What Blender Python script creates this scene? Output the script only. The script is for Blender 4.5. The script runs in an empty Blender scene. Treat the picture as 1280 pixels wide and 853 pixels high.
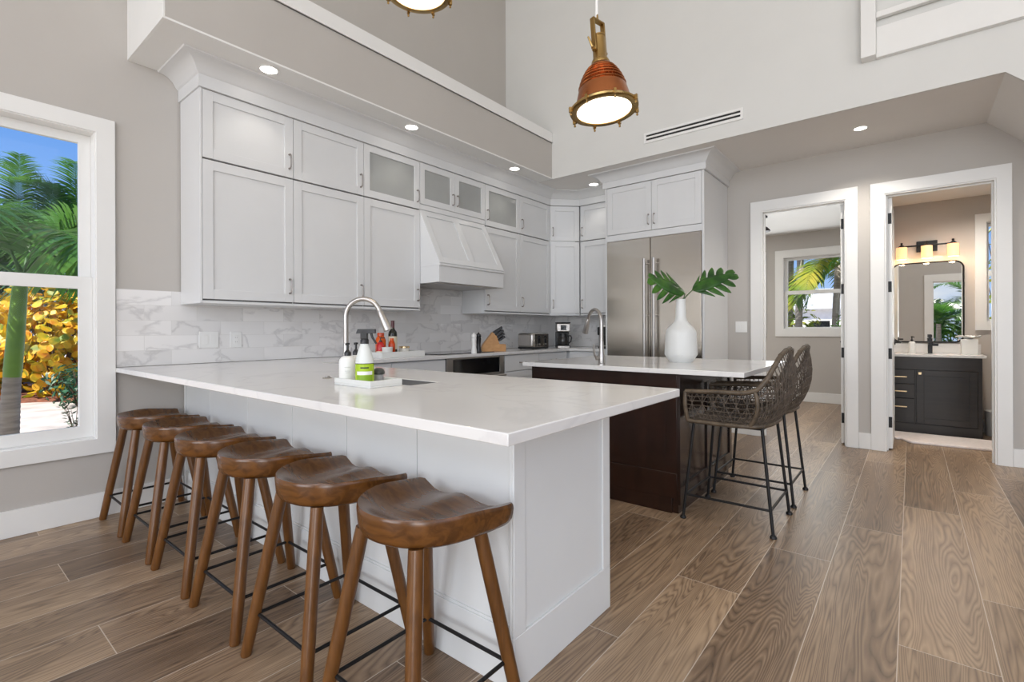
import bpy, bmesh, math, random
from mathutils import Vector, Matrix
random.seed(7)
PI = math.pi
SC = bpy.context.scene
COL = SC.collection

# ---------------------------------------------------------------- camera
cam_d = bpy.data.cameras.new('camera')
cam = bpy.data.objects.new('camera', cam_d)
COL.objects.link(cam)
cam_d.sensor_fit = 'HORIZONTAL'
cam_d.sensor_width = 36.0
cam_d.lens = 614.9 * 36.0 / 1280.0
cam_d.shift_y = -13.7 / 1280.0
cam_d.clip_start = 0.05
cam_d.clip_end = 300
YAW = math.radians(39.054)
cam.matrix_world = (Matrix.Translation((0, 0, 1.14)) @ Matrix.Rotation(YAW, 4, 'Z')
                    @ Matrix.Rotation(PI / 2, 4, 'X') @ Matrix.Rotation(-0.0038, 4, 'Z'))
SC.camera = cam

# ---------------------------------------------------------------- sky, sun, daylight, exposure
SC.view_settings.view_transform = 'Standard'
SC.view_settings.look = 'None'
SC.view_settings.gamma = 1.0
SC.view_settings.use_curve_mapping = False
SC.view_settings.exposure = 0.01

world = bpy.data.worlds.new('sky')
SC.world = world
world.use_nodes = True
wn, wl = world.node_tree.nodes, world.node_tree.links
wn.clear()
wo = wn.new('ShaderNodeOutputWorld')
wb = wn.new('ShaderNodeBackground')
tc = wn.new('ShaderNodeTexCoord'); sp = wn.new('ShaderNodeSeparateXYZ')
gr = wn.new('ShaderNodeValToRGB'); ge = gr.color_ramp.elements
ge[0].position = 0.0; ge[0].color = (0.50, 0.66, 0.90, 1)
ge[1].position = 0.75; ge[1].color = (0.055, 0.20, 0.66, 1)
gk = ge.new(0.12); gk.color = (0.30, 0.52, 0.92, 1)
gk = ge.new(0.35); gk.color = (0.115, 0.33, 0.86, 1)
# a few soft clouds, laid on the sky's own direction
mp = wn.new('ShaderNodeMapping'); mp.inputs['Scale'].default_value = (2.2, 2.2, 5.0)
nz = wn.new('ShaderNodeTexNoise'); nz.inputs['Scale'].default_value = 1.6; nz.inputs['Detail'].default_value = 6
rp = wn.new('ShaderNodeValToRGB'); rp.color_ramp.elements[0].position = 0.54; rp.color_ramp.elements[1].position = 0.72
mx = wn.new('ShaderNodeMix'); mx.data_type = 'RGBA'
mx.inputs['B'].default_value = (1.0, 1.0, 1.0, 1)
wb.inputs['Strength'].default_value = 1.0
wl.new(tc.outputs['Generated'], sp.inputs[0]); wl.new(sp.outputs['Z'], gr.inputs['Fac'])
wl.new(tc.outputs['Generated'], mp.inputs['Vector']); wl.new(mp.outputs['Vector'], nz.inputs['Vector'])
wl.new(nz.outputs['Fac'], rp.inputs['Fac']); wl.new(rp.outputs['Color'], mx.inputs['Factor'])
wl.new(gr.outputs['Color'], mx.inputs['A']); wl.new(mx.outputs['Result'], wb.inputs['Color'])
wl.new(wb.outputs['Background'], wo.inputs['Surface'])

def area(name, loc, rot, sx, sy, power, color=(1, 1, 1)):
    l = bpy.data.lights.new(name, 'AREA')
    l.shape = 'RECTANGLE'; l.size = sx; l.size_y = sy; l.energy = power; l.color = color
    o = bpy.data.objects.new(name, l); o.location = loc; o.rotation_euler = rot
    COL.objects.link(o)
    return o

sun_d = bpy.data.lights.new('sun', 'SUN'); sun_d.energy = 9.0; sun_d.angle = math.radians(0.6); sun_d.color = (1, 0.96, 0.88)
sun = bpy.data.objects.new('sun', sun_d); COL.objects.link(sun)
sun.location = (0, 0, 12)
sun.rotation_euler = Vector((-0.12, 0.62, -0.80)).to_track_quat('-Z', 'Y').to_euler()

# daylight lamps: garden doors, plus windows added behind and right to light the room
area('rear_clerestory_fill', (1.1, -4.38, 3.95), (math.radians(80), 0, 0), 4.8, 1.7, 110, (0.96, 0.98, 1.0))  # fill lamp added at the unseen high rear windows
area('right_window_fill', (4.38, -0.6, 2.95), (math.radians(90), 0, math.radians(90)), 4.8, 3.2, 66, (1.0, 0.98, 0.95))  # fill lamp at the added right window, raised to reach the upper left wall
area('daylight_rear_door', (2.95, -4.38, 1.3), (math.radians(90), 0, 0), 2.6, 2.2, 140, (0.97, 0.98, 1.0))
area('rear_window_fill', (-1.75, -4.38, 1.65), (math.radians(90), 0, 0), 2.6, 1.8, 95, (0.97, 0.98, 1.0))  # low fill lamp added to brighten the fronts facing the viewer

# ---------------------------------------------------------------- node materials
def new_mat(name):
    m = bpy.data.materials.new(name); m.use_nodes = True
    nt = m.node_tree
    return m, nt.nodes, nt.links, nt.nodes['Principled BSDF']

def mat(name, col, rough=0.5, metal=0.0, var=0.04, scale=6.0, bump=0.0, bscale=60.0, coat=0.0, spec=0.5, stretch=(1, 1, 1)):
    """plain painted / moulded surface: colour with a faint procedural mottling, optional fine bump"""
    m, n, l, b = new_mat(name)
    t = n.new('ShaderNodeTexCoord'); mp = n.new('ShaderNodeMapping'); mp.inputs['Scale'].default_value = stretch
    z = n.new('ShaderNodeTexNoise'); z.inputs['Scale'].default_value = scale; z.inputs['Detail'].default_value = 4
    r = n.new('ShaderNodeValToRGB')
    c0 = [max(0, c * (1 - var)) for c in col[:3]]; c1 = [min(1, c * (1 + var)) for c in col[:3]]
    r.color_ramp.elements[0].position = 0.3; r.color_ramp.elements[1].position = 0.7
    r.color_ramp.elements[0].color = (*c0, 1); r.color_ramp.elements[1].color = (*c1, 1)
    l.new(t.outputs['Object'], mp.inputs['Vector']); l.new(mp.outputs['Vector'], z.inputs['Vector'])
    l.new(z.outputs['Fac'], r.inputs['Fac']); l.new(r.outputs['Color'], b.inputs['Base Color'])
    b.inputs['Roughness'].default_value = rough
    b.inputs['Metallic'].default_value = metal
    b.inputs['Coat Weight'].default_value = coat
    b.inputs['Specular IOR Level'].default_value = spec
    if bump:
        z2 = n.new('ShaderNodeTexNoise'); z2.inputs['Scale'].default_value = bscale; z2.inputs['Detail'].default_value = 3
        bp = n.new('ShaderNodeBump'); bp.inputs['Strength'].default_value = bump; bp.inputs['Distance'].default_value = 0.004
        l.new(mp.outputs['Vector'], z2.inputs['Vector']); l.new(z2.outputs['Fac'], bp.inputs['Height'])
        l.new(bp.outputs['Normal'], b.inputs['Normal'])
    return m

def emit(name, col, strength):
    m, n, l, b = new_mat(name)
    b.inputs['Base Color'].default_value = (*col, 1)
    b.inputs['Emission Color'].default_value = (*col, 1)
    b.inputs['Emission Strength'].default_value = strength
    return m

def wood(name, dark, light, rough=0.4, scale=1.0, axis=2, coat=0.0, bump=0.05, ring=9.0):
    """stained timber: stretched noise grain along an axis"""
    m, n, l, b = new_mat(name)
    t = n.new('ShaderNodeTexCoord'); mp = n.new('ShaderNodeMapping')
    s = [14 * scale] * 3; s[axis] = 1.2 * scale
    mp.inputs['Scale'].default_value = s
    z = n.new('ShaderNodeTexNoise'); z.inputs['Scale'].default_value = 1.3; z.inputs['Detail'].default_value = 5; z.inputs['Distortion'].default_value = 0.6
    mu = n.new('ShaderNodeMath'); mu.operation = 'MULTIPLY'; mu.inputs[1].default_value = ring
    fr = n.new('ShaderNodeMath'); fr.operation = 'PINGPONG'; fr.inputs[1].default_value = 1.0
    r = n.new('ShaderNodeValToRGB')
    r.color_ramp.elements[0].color = (*dark, 1); r.color_ramp.elements[1].color = (*light, 1)
    z3 = n.new('ShaderNodeTexNoise'); z3.inputs['Scale'].default_value = 5 * scale; z3.inputs['Detail'].default_value = 3
    mixv = n.new('ShaderNodeMath'); mixv.operation = 'MULTIPLY_ADD'; mixv.inputs[1].default_value = 0.45
    l.new(t.outputs['Object'], mp.inputs['Vector']); l.new(mp.outputs['Vector'], z.inputs['Vector'])
    l.new(t.outputs['Object'], z3.inputs['Vector'])
    l.new(z.outputs['Fac'], mu.inputs[0]); l.new(mu.outputs[0], fr.inputs[0])
    l.new(fr.outputs[0], mixv.inputs[0]); 
    sc2 = n.new('ShaderNodeMath'); sc2.operation = 'MULTIPLY'; sc2.inputs[1].default_value = 0.55
    l.new(z3.outputs['Fac'], sc2.inputs[0]); l.new(sc2.outputs[0], mixv.inputs[2])
    l.new(mixv.outputs[0], r.inputs['Fac']); l.new(r.outputs['Color'], b.inputs['Base Color'])
    b.inputs['Roughness'].default_value = rough; b.inputs['Coat Weight'].default_value = coat
    b.inputs['Coat Roughness'].default_value = 0.2
    bp = n.new('ShaderNodeBump'); bp.inputs['Strength'].default_value = bump; bp.inputs['Distance'].default_value = 0.002
    l.new(fr.outputs[0], bp.inputs['Height']); l.new(bp.outputs['Normal'], b.inputs['Normal'])
    return m

def glass(name, tint=(1, 1, 1), refl=0.5):
    m = bpy.data.materials.new(name); m.use_nodes = True
    n, l = m.node_tree.nodes, m.node_tree.links
    n.clear()
    o = n.new('ShaderNodeOutputMaterial'); mixs = n.new('ShaderNodeMixShader')
    tr = n.new('ShaderNodeBsdfTransparent'); tr.inputs['Color'].default_value = (*tint, 1)
    gl = n.new('ShaderNodeBsdfGlossy'); gl.inputs['Roughness'].default_value = 0.02
    fr = n.new('ShaderNodeFresnel'); fr.inputs['IOR'].default_value = 1.45
    mu = n.new('ShaderNodeMath'); mu.operation = 'MULTIPLY'; mu.inputs[1].default_value = refl
    l.new(fr.outputs['Fac'], mu.inputs[0]); l.new(mu.outputs[0], mixs.inputs['Fac'])
    l.new(tr.outputs[0], mixs.inputs[1]); l.new(gl.outputs[0], mixs.inputs[2]); l.new(mixs.outputs[0], o.inputs['Surface'])
    return m

def floor_mat():
    m, n, l, b = new_mat('wood_look_plank_tile')
    geo = n.new('ShaderNodeNewGeometry'); sep = n.new('ShaderNodeSeparateXYZ')
    l.new(geo.outputs['Position'], sep.inputs[0])
    def M(op, a, bb=None, c=None):
        q = n.new('ShaderNodeMath'); q.operation = op
        for i, v in enumerate((a, bb, c)):
            if v is None: continue
            if isinstance(v, (int, float)): q.inputs[i].default_value = v
            else: l.new(v, q.inputs[i])
        return q.outputs[0]
    W, L, ST = 0.268, 1.785, 0.595
    u = M('DIVIDE', M('ADD', sep.outputs['X'], 0.04), W)
    row = M('FLOOR', u); fu = M('FRACT', u)
    v = M('DIVIDE', M('SUBTRACT', M('SUBTRACT', sep.outputs['Y'], 2.253), M('MULTIPLY', row, ST)), L)
    cl = M('FLOOR', v); fv = M('FRACT', v)
    # grout mask
    du = M('MULTIPLY', M('MINIMUM', fu, M('SUBTRACT', 1.0, fu)), W)
    dv = M('MULTIPLY', M('MINIMUM', fv, M('SUBTRACT', 1.0, fv)), L)
    g = M('LESS_THAN', M('MINIMUM', du, dv), 0.0016)
    cmb = n.new('ShaderNodeCombineXYZ'); l.new(row, cmb.inputs[0]); l.new(cl, cmb.inputs[1])
    wn_ = n.new('ShaderNodeTexWhiteNoise'); wn_.noise_dimensions = '2D'; l.new(cmb.outputs[0], wn_.inputs['Vector'])
    rnd = wn_.outputs['Value']
    # grain coordinates, shifted per plank
    gx = M('MULTIPLY_ADD', rnd, 37.0, M('MULTIPLY', sep.outputs['X'], 1.0))
    gy = M('MULTIPLY_ADD', rnd, 91.0, M('MULTIPLY', sep.outputs['Y'], 0.085))
    c2 = n.new('ShaderNodeCombineXYZ'); l.new(gx, c2.inputs[0]); l.new(gy, c2.inputs[1])
    z = n.new('ShaderNodeTexNoise'); z.inputs['Scale'].default_value = 4.2; z.inputs['Detail'].default_value = 3.0; z.inputs['Roughness'].default_value = 0.45; z.inputs['Distortion'].default_value = 0.5
    l.new(c2.outputs[0], z.inputs['Vector'])
    rings = M('POWER', M('PINGPONG', M('MULTIPLY', z.outputs['Fac'], 110.0), 1.0), 0.55)
    zf = n.new('ShaderNodeTexNoise'); zf.inputs['Scale'].default_value = 60.0; zf.inputs['Detail'].default_value = 4.0
    l.new(c2.outputs[0], zf.inputs['Vector'])
    zb = n.new('ShaderNodeTexNoise'); zb.inputs['Scale'].default_value = 5.0; zb.inputs['Detail'].default_value = 3.0
    l.new(c2.outputs[0], zb.inputs['Vector'])
    t1 = M('MULTIPLY_ADD', rings, 0.31, M('MULTIPLY', zf.outputs['Fac'], 0.34))
    t2 = M('MULTIPLY_ADD', zb.outputs['Fac'], 0.62, t1)
    t3 = M('ADD', t2, M('MULTIPLY_ADD', rnd, 0.26, -0.27))
    r = n.new('ShaderNodeValToRGB')
    e = r.color_ramp.elements
    e[0].position = 0.16; e[0].color = (0.070, 0.043, 0.026, 1)
    e[1].position = 0.82; e[1].color = (0.47, 0.335, 0.215, 1)
    k = e.new(0.5); k.color = (0.235, 0.158, 0.100, 1)
    l.new(t3, r.inputs['Fac'])
    mxc = n.new('ShaderNodeMix'); mxc.data_type = 'RGBA'
    l.new(g, mxc.inputs['Factor']); l.new(r.outputs['Color'], mxc.inputs['A']); mxc.inputs['B'].default_value = (0.58, 0.50, 0.41, 1)
    l.new(mxc.outputs['Result'], b.inputs['Base Color'])
    b.inputs['Roughness'].default_value = 0.36
    rr = M('MULTIPLY_ADD', zf.outputs['Fac'], 0.12, 0.29); l.new(rr, b.inputs['Roughness'])
    bp = n.new('ShaderNodeBump'); bp.inputs['Strength'].default_value = 0.25; bp.inputs['Distance'].default_value = 0.0015
    hh = M('SUBTRACT', M('MULTIPLY', rings, 0.3), M('MULTIPLY', g, 1.0)); l.new(hh, bp.inputs['Height'])
    l.new(bp.outputs['Normal'], b.inputs['Normal'])
    return m

def marble_tile():
    """honed marble subway tile, running bond; works on the x- and the y-facing wall"""
    m, n, l, b = new_mat('marble_subway_tile')
    geo = n.new('ShaderNodeNewGeometry'); sep = n.new('ShaderNodeSeparateXYZ')
    l.new(geo.outputs['Position'], sep.inputs[0])
    def M(op, a, bb=None, c=None):
        q = n.new('ShaderNodeMath'); q.operation = op
        for i, v in enumerate((a, bb, c)):
            if v is None: continue
            if isinstance(v, (int, float)): q.inputs[i].default_value = v
            else: l.new(v, q.inputs[i])
        return q.outputs[0]
    W, H = 0.305, 0.0985
    s = M('ADD', sep.outputs['X'], sep.outputs['Y'])
    v = M('DIVIDE', M('SUBTRACT', sep.outputs['Z'], 0.917), H)
    row = M('FLOOR', v); fv = M('FRACT', v)
    odd = M('MULTIPLY', M('FRACT', M('MULTIPLY', row, 0.5)), 1.0)
    u = M('ADD', M('DIVIDE', s, W), odd); cl = M('FLOOR', u); fu = M('FRACT', u)
    du = M('MULTIPLY', M('MINIMUM', fu, M('SUBTRACT', 1.0, fu)), W)
    dv = M('MULTIPLY', M('MINIMUM', fv, M('SUBTRACT', 1.0, fv)), H)
    g = M('LESS_THAN', M('MINIMUM', du, dv), 0.0011)
    cmb = n.new('ShaderNodeCombineXYZ'); l.new(row, cmb.inputs[0]); l.new(cl, cmb.inputs[1])
    w_ = n.new('ShaderNodeTexWhiteNoise'); w_.noise_dimensions = '2D'; l.new(cmb.outputs[0], w_.inputs['Vector'])
    rnd = w_.outputs['Value']
    c2 = n.new('ShaderNodeCombineXYZ')
    l.new(M('MULTIPLY_ADD', rnd, 13.0, s), c2.inputs[0]); l.new(M('MULTIPLY_ADD', rnd, 29.0, M('MULTIPLY', sep.outputs['Z'], 1.6)), c2.inputs[1])
    z = n.new('ShaderNodeTexNoise'); z.inputs['Scale'].default_value = 1.9; z.inputs['Detail'].default_value = 7; z.inputs['Distortion'].default_value = 0.5
    l.new(c2.outputs[0], z.inputs['Vector'])
    vein = M('ABSOLUTE', M('SUBTRACT', z.outputs['Fac'], 0.5))
    r = n.new('ShaderNodeValToRGB'); e = r.color_ramp.elements
    e[0].position = 0.0; e[0].color = (0.68, 0.67, 0.665, 1)
    e[1].position = 0.026; e[1].color = (0.85, 0.84, 0.83, 1)
    l.new(vein, r.inputs['Fac'])
    tone = M('MULTIPLY_ADD', rnd, 0.16, 0.84)
    mt = n.new('ShaderNodeMix'); mt.data_type = 'RGBA'; mt.blend_type = 'MULTIPLY'; mt.inputs['Factor'].default_value = 1.0
    cc = n.new('ShaderNodeCombineColor'); 
    for i in range(3): l.new(tone, cc.inputs[i])
    l.new(r.outputs['Color'], mt.inputs['A']); l.new(cc.outputs[0], mt.inputs['B'])
    z2 = n.new('ShaderNodeTexNoise'); z2.inputs['Scale'].default_value = 1.4; z2.inputs['Detail'].default_value = 3
    l.new(c2.outputs[0], z2.inputs['Vector'])
    mv = n.new('ShaderNodeMix'); mv.data_type = 'RGBA'; mv.inputs['B'].default_value = (0.62, 0.60, 0.59, 1)
    l.new(M('MULTIPLY', M('GREATER_THAN', z2.outputs['Fac'], 0.56), M('MULTIPLY', M('SUBTRACT', z2.outputs['Fac'], 0.56), 4.0)), mv.inputs['Factor']); l.new(mt.outputs['Result'], mv.inputs['A'])
    mg = n.new('ShaderNodeMix'); mg.data_type = 'RGBA'; mg.inputs['B'].default_value = (0.68, 0.67, 0.65, 1)
    l.new(g, mg.inputs['Factor']); l.new(mv.outputs['Result'], mg.inputs['A']); l.new(mg.outputs['Result'], b.inputs['Base Color'])
    b.inputs['Roughness'].default_value = 0.28
    bp = n.new('ShaderNodeBump'); bp.inputs['Strength'].default_value = 0.3; bp.inputs['Distance'].default_value = 0.001; bp.invert = True
    l.new(g, bp.inputs['Height']); l.new(bp.outputs['Normal'], b.inputs['Normal'])
    return m

def quartz():
    m, n, l, b = new_mat('white_quartz')
    t = n.new('ShaderNodeTexCoord')
    z = n.new('ShaderNodeTexNoise'); z.inputs['Scale'].default_value = 1.1; z.inputs['Detail'].default_value = 6; z.inputs['Distortion'].default_value = 1.6
    l.new(t.outputs['Object'], z.inputs['Vector'])
    a = n.new('ShaderNodeMath'); a.operation = 'SUBTRACT'; a.inputs[1].default_value = 0.5
    ab = n.new('ShaderNodeMath'); ab.operation = 'ABSOLUTE'
    l.new(z.outputs['Fac'], a.inputs[0]); l.new(a.outputs[0], ab.inputs[0])
    r = n.new('ShaderNodeValToRGB'); e = r.color_ramp.elements
    e[0].position = 0.0; e[0].color = (0.71, 0.705, 0.70, 1); e[1].position = 0.02; e[1].color = (0.765, 0.76, 0.75, 1)
    l.new(ab.outputs[0], r.inputs['Fac']); l.new(r.outputs['Color'], b.inputs['Base Color'])
    b.inputs['Roughness'].default_value = 0.13
    return m

def brushed(name, col, rough=0.28, axis=0, aniso=0.6):
    m, n, l, b = new_mat(name)
    t = n.new('ShaderNodeTexCoord'); mp = n.new('ShaderNodeMapping')
    s = [220.0] * 3; s[axis] = 2.0
    mp.inputs['Scale'].default_value = s
    z = n.new('ShaderNodeTexNoise'); z.inputs['Scale'].default_value = 1.0; z.inputs['Detail'].default_value = 2
    l.new(t.outputs['Object'], mp.inputs['Vector']); l.new(mp.outputs['Vector'], z.inputs['Vector'])
    r = n.new('ShaderNodeMapRange'); r.inputs['To Min'].default_value = rough - 0.05; r.inputs['To Max'].default_value = rough + 0.07
    l.new(z.outputs['Fac'], r.inputs['Value']); l.new(r.outputs['Result'], b.inputs['Roughness'])
    b.inputs['Base Color'].default_value = (*col, 1); b.inputs['Metallic'].default_value = 1.0
    b.inputs['Anisotropic'].default_value = aniso
    if aniso >= 0.8:
        tg = n.new('ShaderNodeTangent'); tg.direction_type = 'RADIAL'; tg.axis = 'Z'; l.new(tg.outputs[0], b.inputs['Tangent']); b.inputs['Anisotropic Rotation'].default_value = 0.0
    return m

def leafmat(name, c0, c1, c2, scale=3.0, trans=0.25, rough=0.45):
    m, n, l, b = new_mat(name)
    t = n.new('ShaderNodeTexCoord')
    z = n.new('ShaderNodeTexNoise'); z.inputs['Scale'].default_value = scale; z.inputs['Detail'].default_value = 3
    l.new(t.outputs['Object'], z.inputs['Vector'])
    r = n.new('ShaderNodeValToRGB'); e = r.color_ramp.elements
    e[0].position = 0.33; e[0].color = (*c0, 1); e[1].position = 0.68; e[1].color = (*c2, 1)
    k = e.new(0.5); k.color = (*c1, 1)
    l.new(z.outputs['Fac'], r.inputs['Fac']); l.new(r.outputs['Color'], b.inputs['Base Color'])
    b.inputs['Roughness'].default_value = rough
    # thin-leaf translucency
    tr = n.new('ShaderNodeBsdfTranslucent'); l.new(r.outputs['Color'], tr.inputs['Color'])
    ms = n.new('ShaderNodeMixShader'); ms.inputs['Fac'].default_value = trans
    out = n['Material Output']
    l.new(b.outputs[0], ms.inputs[1]); l.new(tr.outputs[0], ms.inputs[2]); l.new(ms.outputs[0], out.inputs['Surface'])
    return m

M = {}
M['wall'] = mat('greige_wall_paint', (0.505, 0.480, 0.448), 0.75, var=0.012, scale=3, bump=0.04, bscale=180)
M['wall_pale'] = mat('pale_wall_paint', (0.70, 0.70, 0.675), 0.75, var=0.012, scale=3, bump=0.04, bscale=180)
M['bath_wall'] = mat('taupe_wall_paint', (0.55, 0.505, 0.46), 0.75, var=0.012, scale=3, bump=0.04, bscale=180)
M['ceil'] = mat('ceiling_paint', (0.80, 0.78, 0.75), 0.85, var=0.01, scale=3)
M['trim'] = mat('white_trim_paint', (0.82, 0.82, 0.80), 0.35, var=0.012, scale=4)
M['cab'] = mat('white_cabinet_lacquer', (0.71, 0.718, 0.72), 0.33, var=0.012, scale=4)
M['gap_shade'] = mat('painted_gap_shade', (0.16, 0.155, 0.15), 0.8)  # dark coat that paints shade into the gaps around cabinet doors
M['pen'] = mat('pale_grey_panel_paint', (0.78, 0.80, 0.80), 0.38, var=0.012, scale=4)
M['floor'] = floor_mat()
M['tile'] = marble_tile()
M['quartz'] = quartz()
M['steel'] = brushed('brushed_stainless', (0.47, 0.43, 0.375), 0.17, axis=0, aniso=0.8)
M['nickel'] = brushed('brushed_nickel', (0.44, 0.42, 0.40), 0.30, axis=2, aniso=0.2)
M['sinksteel'] = brushed('sink_steel', (0.27, 0.27, 0.275), 0.38, axis=0, aniso=0.2)
M['handle'] = brushed('pewter_handle', (0.36, 0.33, 0.31), 0.33, axis=2, aniso=0.1)
M['stool'] = wood('walnut_stain_stool', (0.048, 0.0165, 0.004), (0.21, 0.084, 0.019), 0.24, 1.6, axis=0, coat=0.0, bump=0.03, ring=5)
M['stool_leg'] = wood('walnut_stain_leg', (0.070, 0.026, 0.006), (0.235, 0.096, 0.022), 0.30, 1.8, axis=2, coat=0.0, bump=0.03, ring=4)
M['espresso'] = wood('espresso_maple', (0.007, 0.003, 0.0022), (0.032, 0.0105, 0.006), 0.24, 1.0, axis=2, coat=0.3, bump=0.02, ring=5)
M['vanity'] = wood('charcoal_oak', (0.007, 0.0055, 0.0045), (0.026, 0.020, 0.016), 0.42, 1.0, axis=0, bump=0.04, ring=6)
M['blackmetal'] = mat('black_powder_coat', (0.012, 0.012, 0.013), 0.42, 0.3, var=0.1, scale=30)
M['blackplastic'] = mat('black_plastic', (0.014, 0.014, 0.015), 0.35, var=0.1, scale=30)
M['blackglass'] = mat('black_glass', (0.006, 0.006, 0.007), 0.06, var=0.1, scale=30)
M['whiteplastic'] = mat('white_plastic', (0.82, 0.82, 0.80), 0.35, var=0.01)
M['whiteceramic'] = mat('matte_white_ceramic', (0.74, 0.75, 0.73), 0.42, var=0.015, scale=8)
M['brass'] = brushed('antique_brass', (0.40, 0.265, 0.10), 0.28, axis=2, aniso=0.2)
M['copper'] = brushed('aged_copper', (0.42, 0.155, 0.06), 0.24, axis=2, aniso=0.3)
M['gold'] = brushed('satin_gold', (0.80, 0.62, 0.38), 0.25, axis=0, aniso=0.2)
M['rattan'] = mat('dark_grey_wicker', (0.095, 0.074, 0.056), 0.6, var=0.45, scale=40, bump=0.3, bscale=150)
M['rattan_pole'] = mat('wrapped_rattan_rail', (0.105, 0.078, 0.052), 0.5, var=0.4, scale=25, bump=0.3, bscale=120, stretch=(1, 1, 1))
M['glass'] = glass('clear_window_glass', (1, 1, 1), 0.22)
M['frost'] = mat('frosted_cabinet_glass', (0.36, 0.37, 0.36), 0.22, var=0.08, scale=3, coat=0.3)
M['mirror'] = brushed('silvered_mirror', (0.86, 0.87, 0.86), 0.06, axis=2, aniso=0.0)
M['mirror'].node_tree.nodes['Principled BSDF'].inputs['Roughness'].default_value = 0.0
for lk in list(M['mirror'].node_tree.links):
    if lk.to_socket.name == 'Roughness': M['mirror'].node_tree.links.remove(lk)
M['lens'] = emit('lamp_lens_glow', (1.0, 0.86, 0.66), 3.0)
M['can'] = emit('downlight_glow', (1.0, 0.95, 0.87), 7.0)
M['shade'] = emit('alabaster_shade_glow', (1.0, 0.62, 0.30), 0.75)
M['bulb'] = emit('warm_bulb', (1.0, 0.84, 0.62), 6.0)

# ---------------------------------------------------------------- geometry helpers
def V3(*a): return Vector(a)

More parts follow.
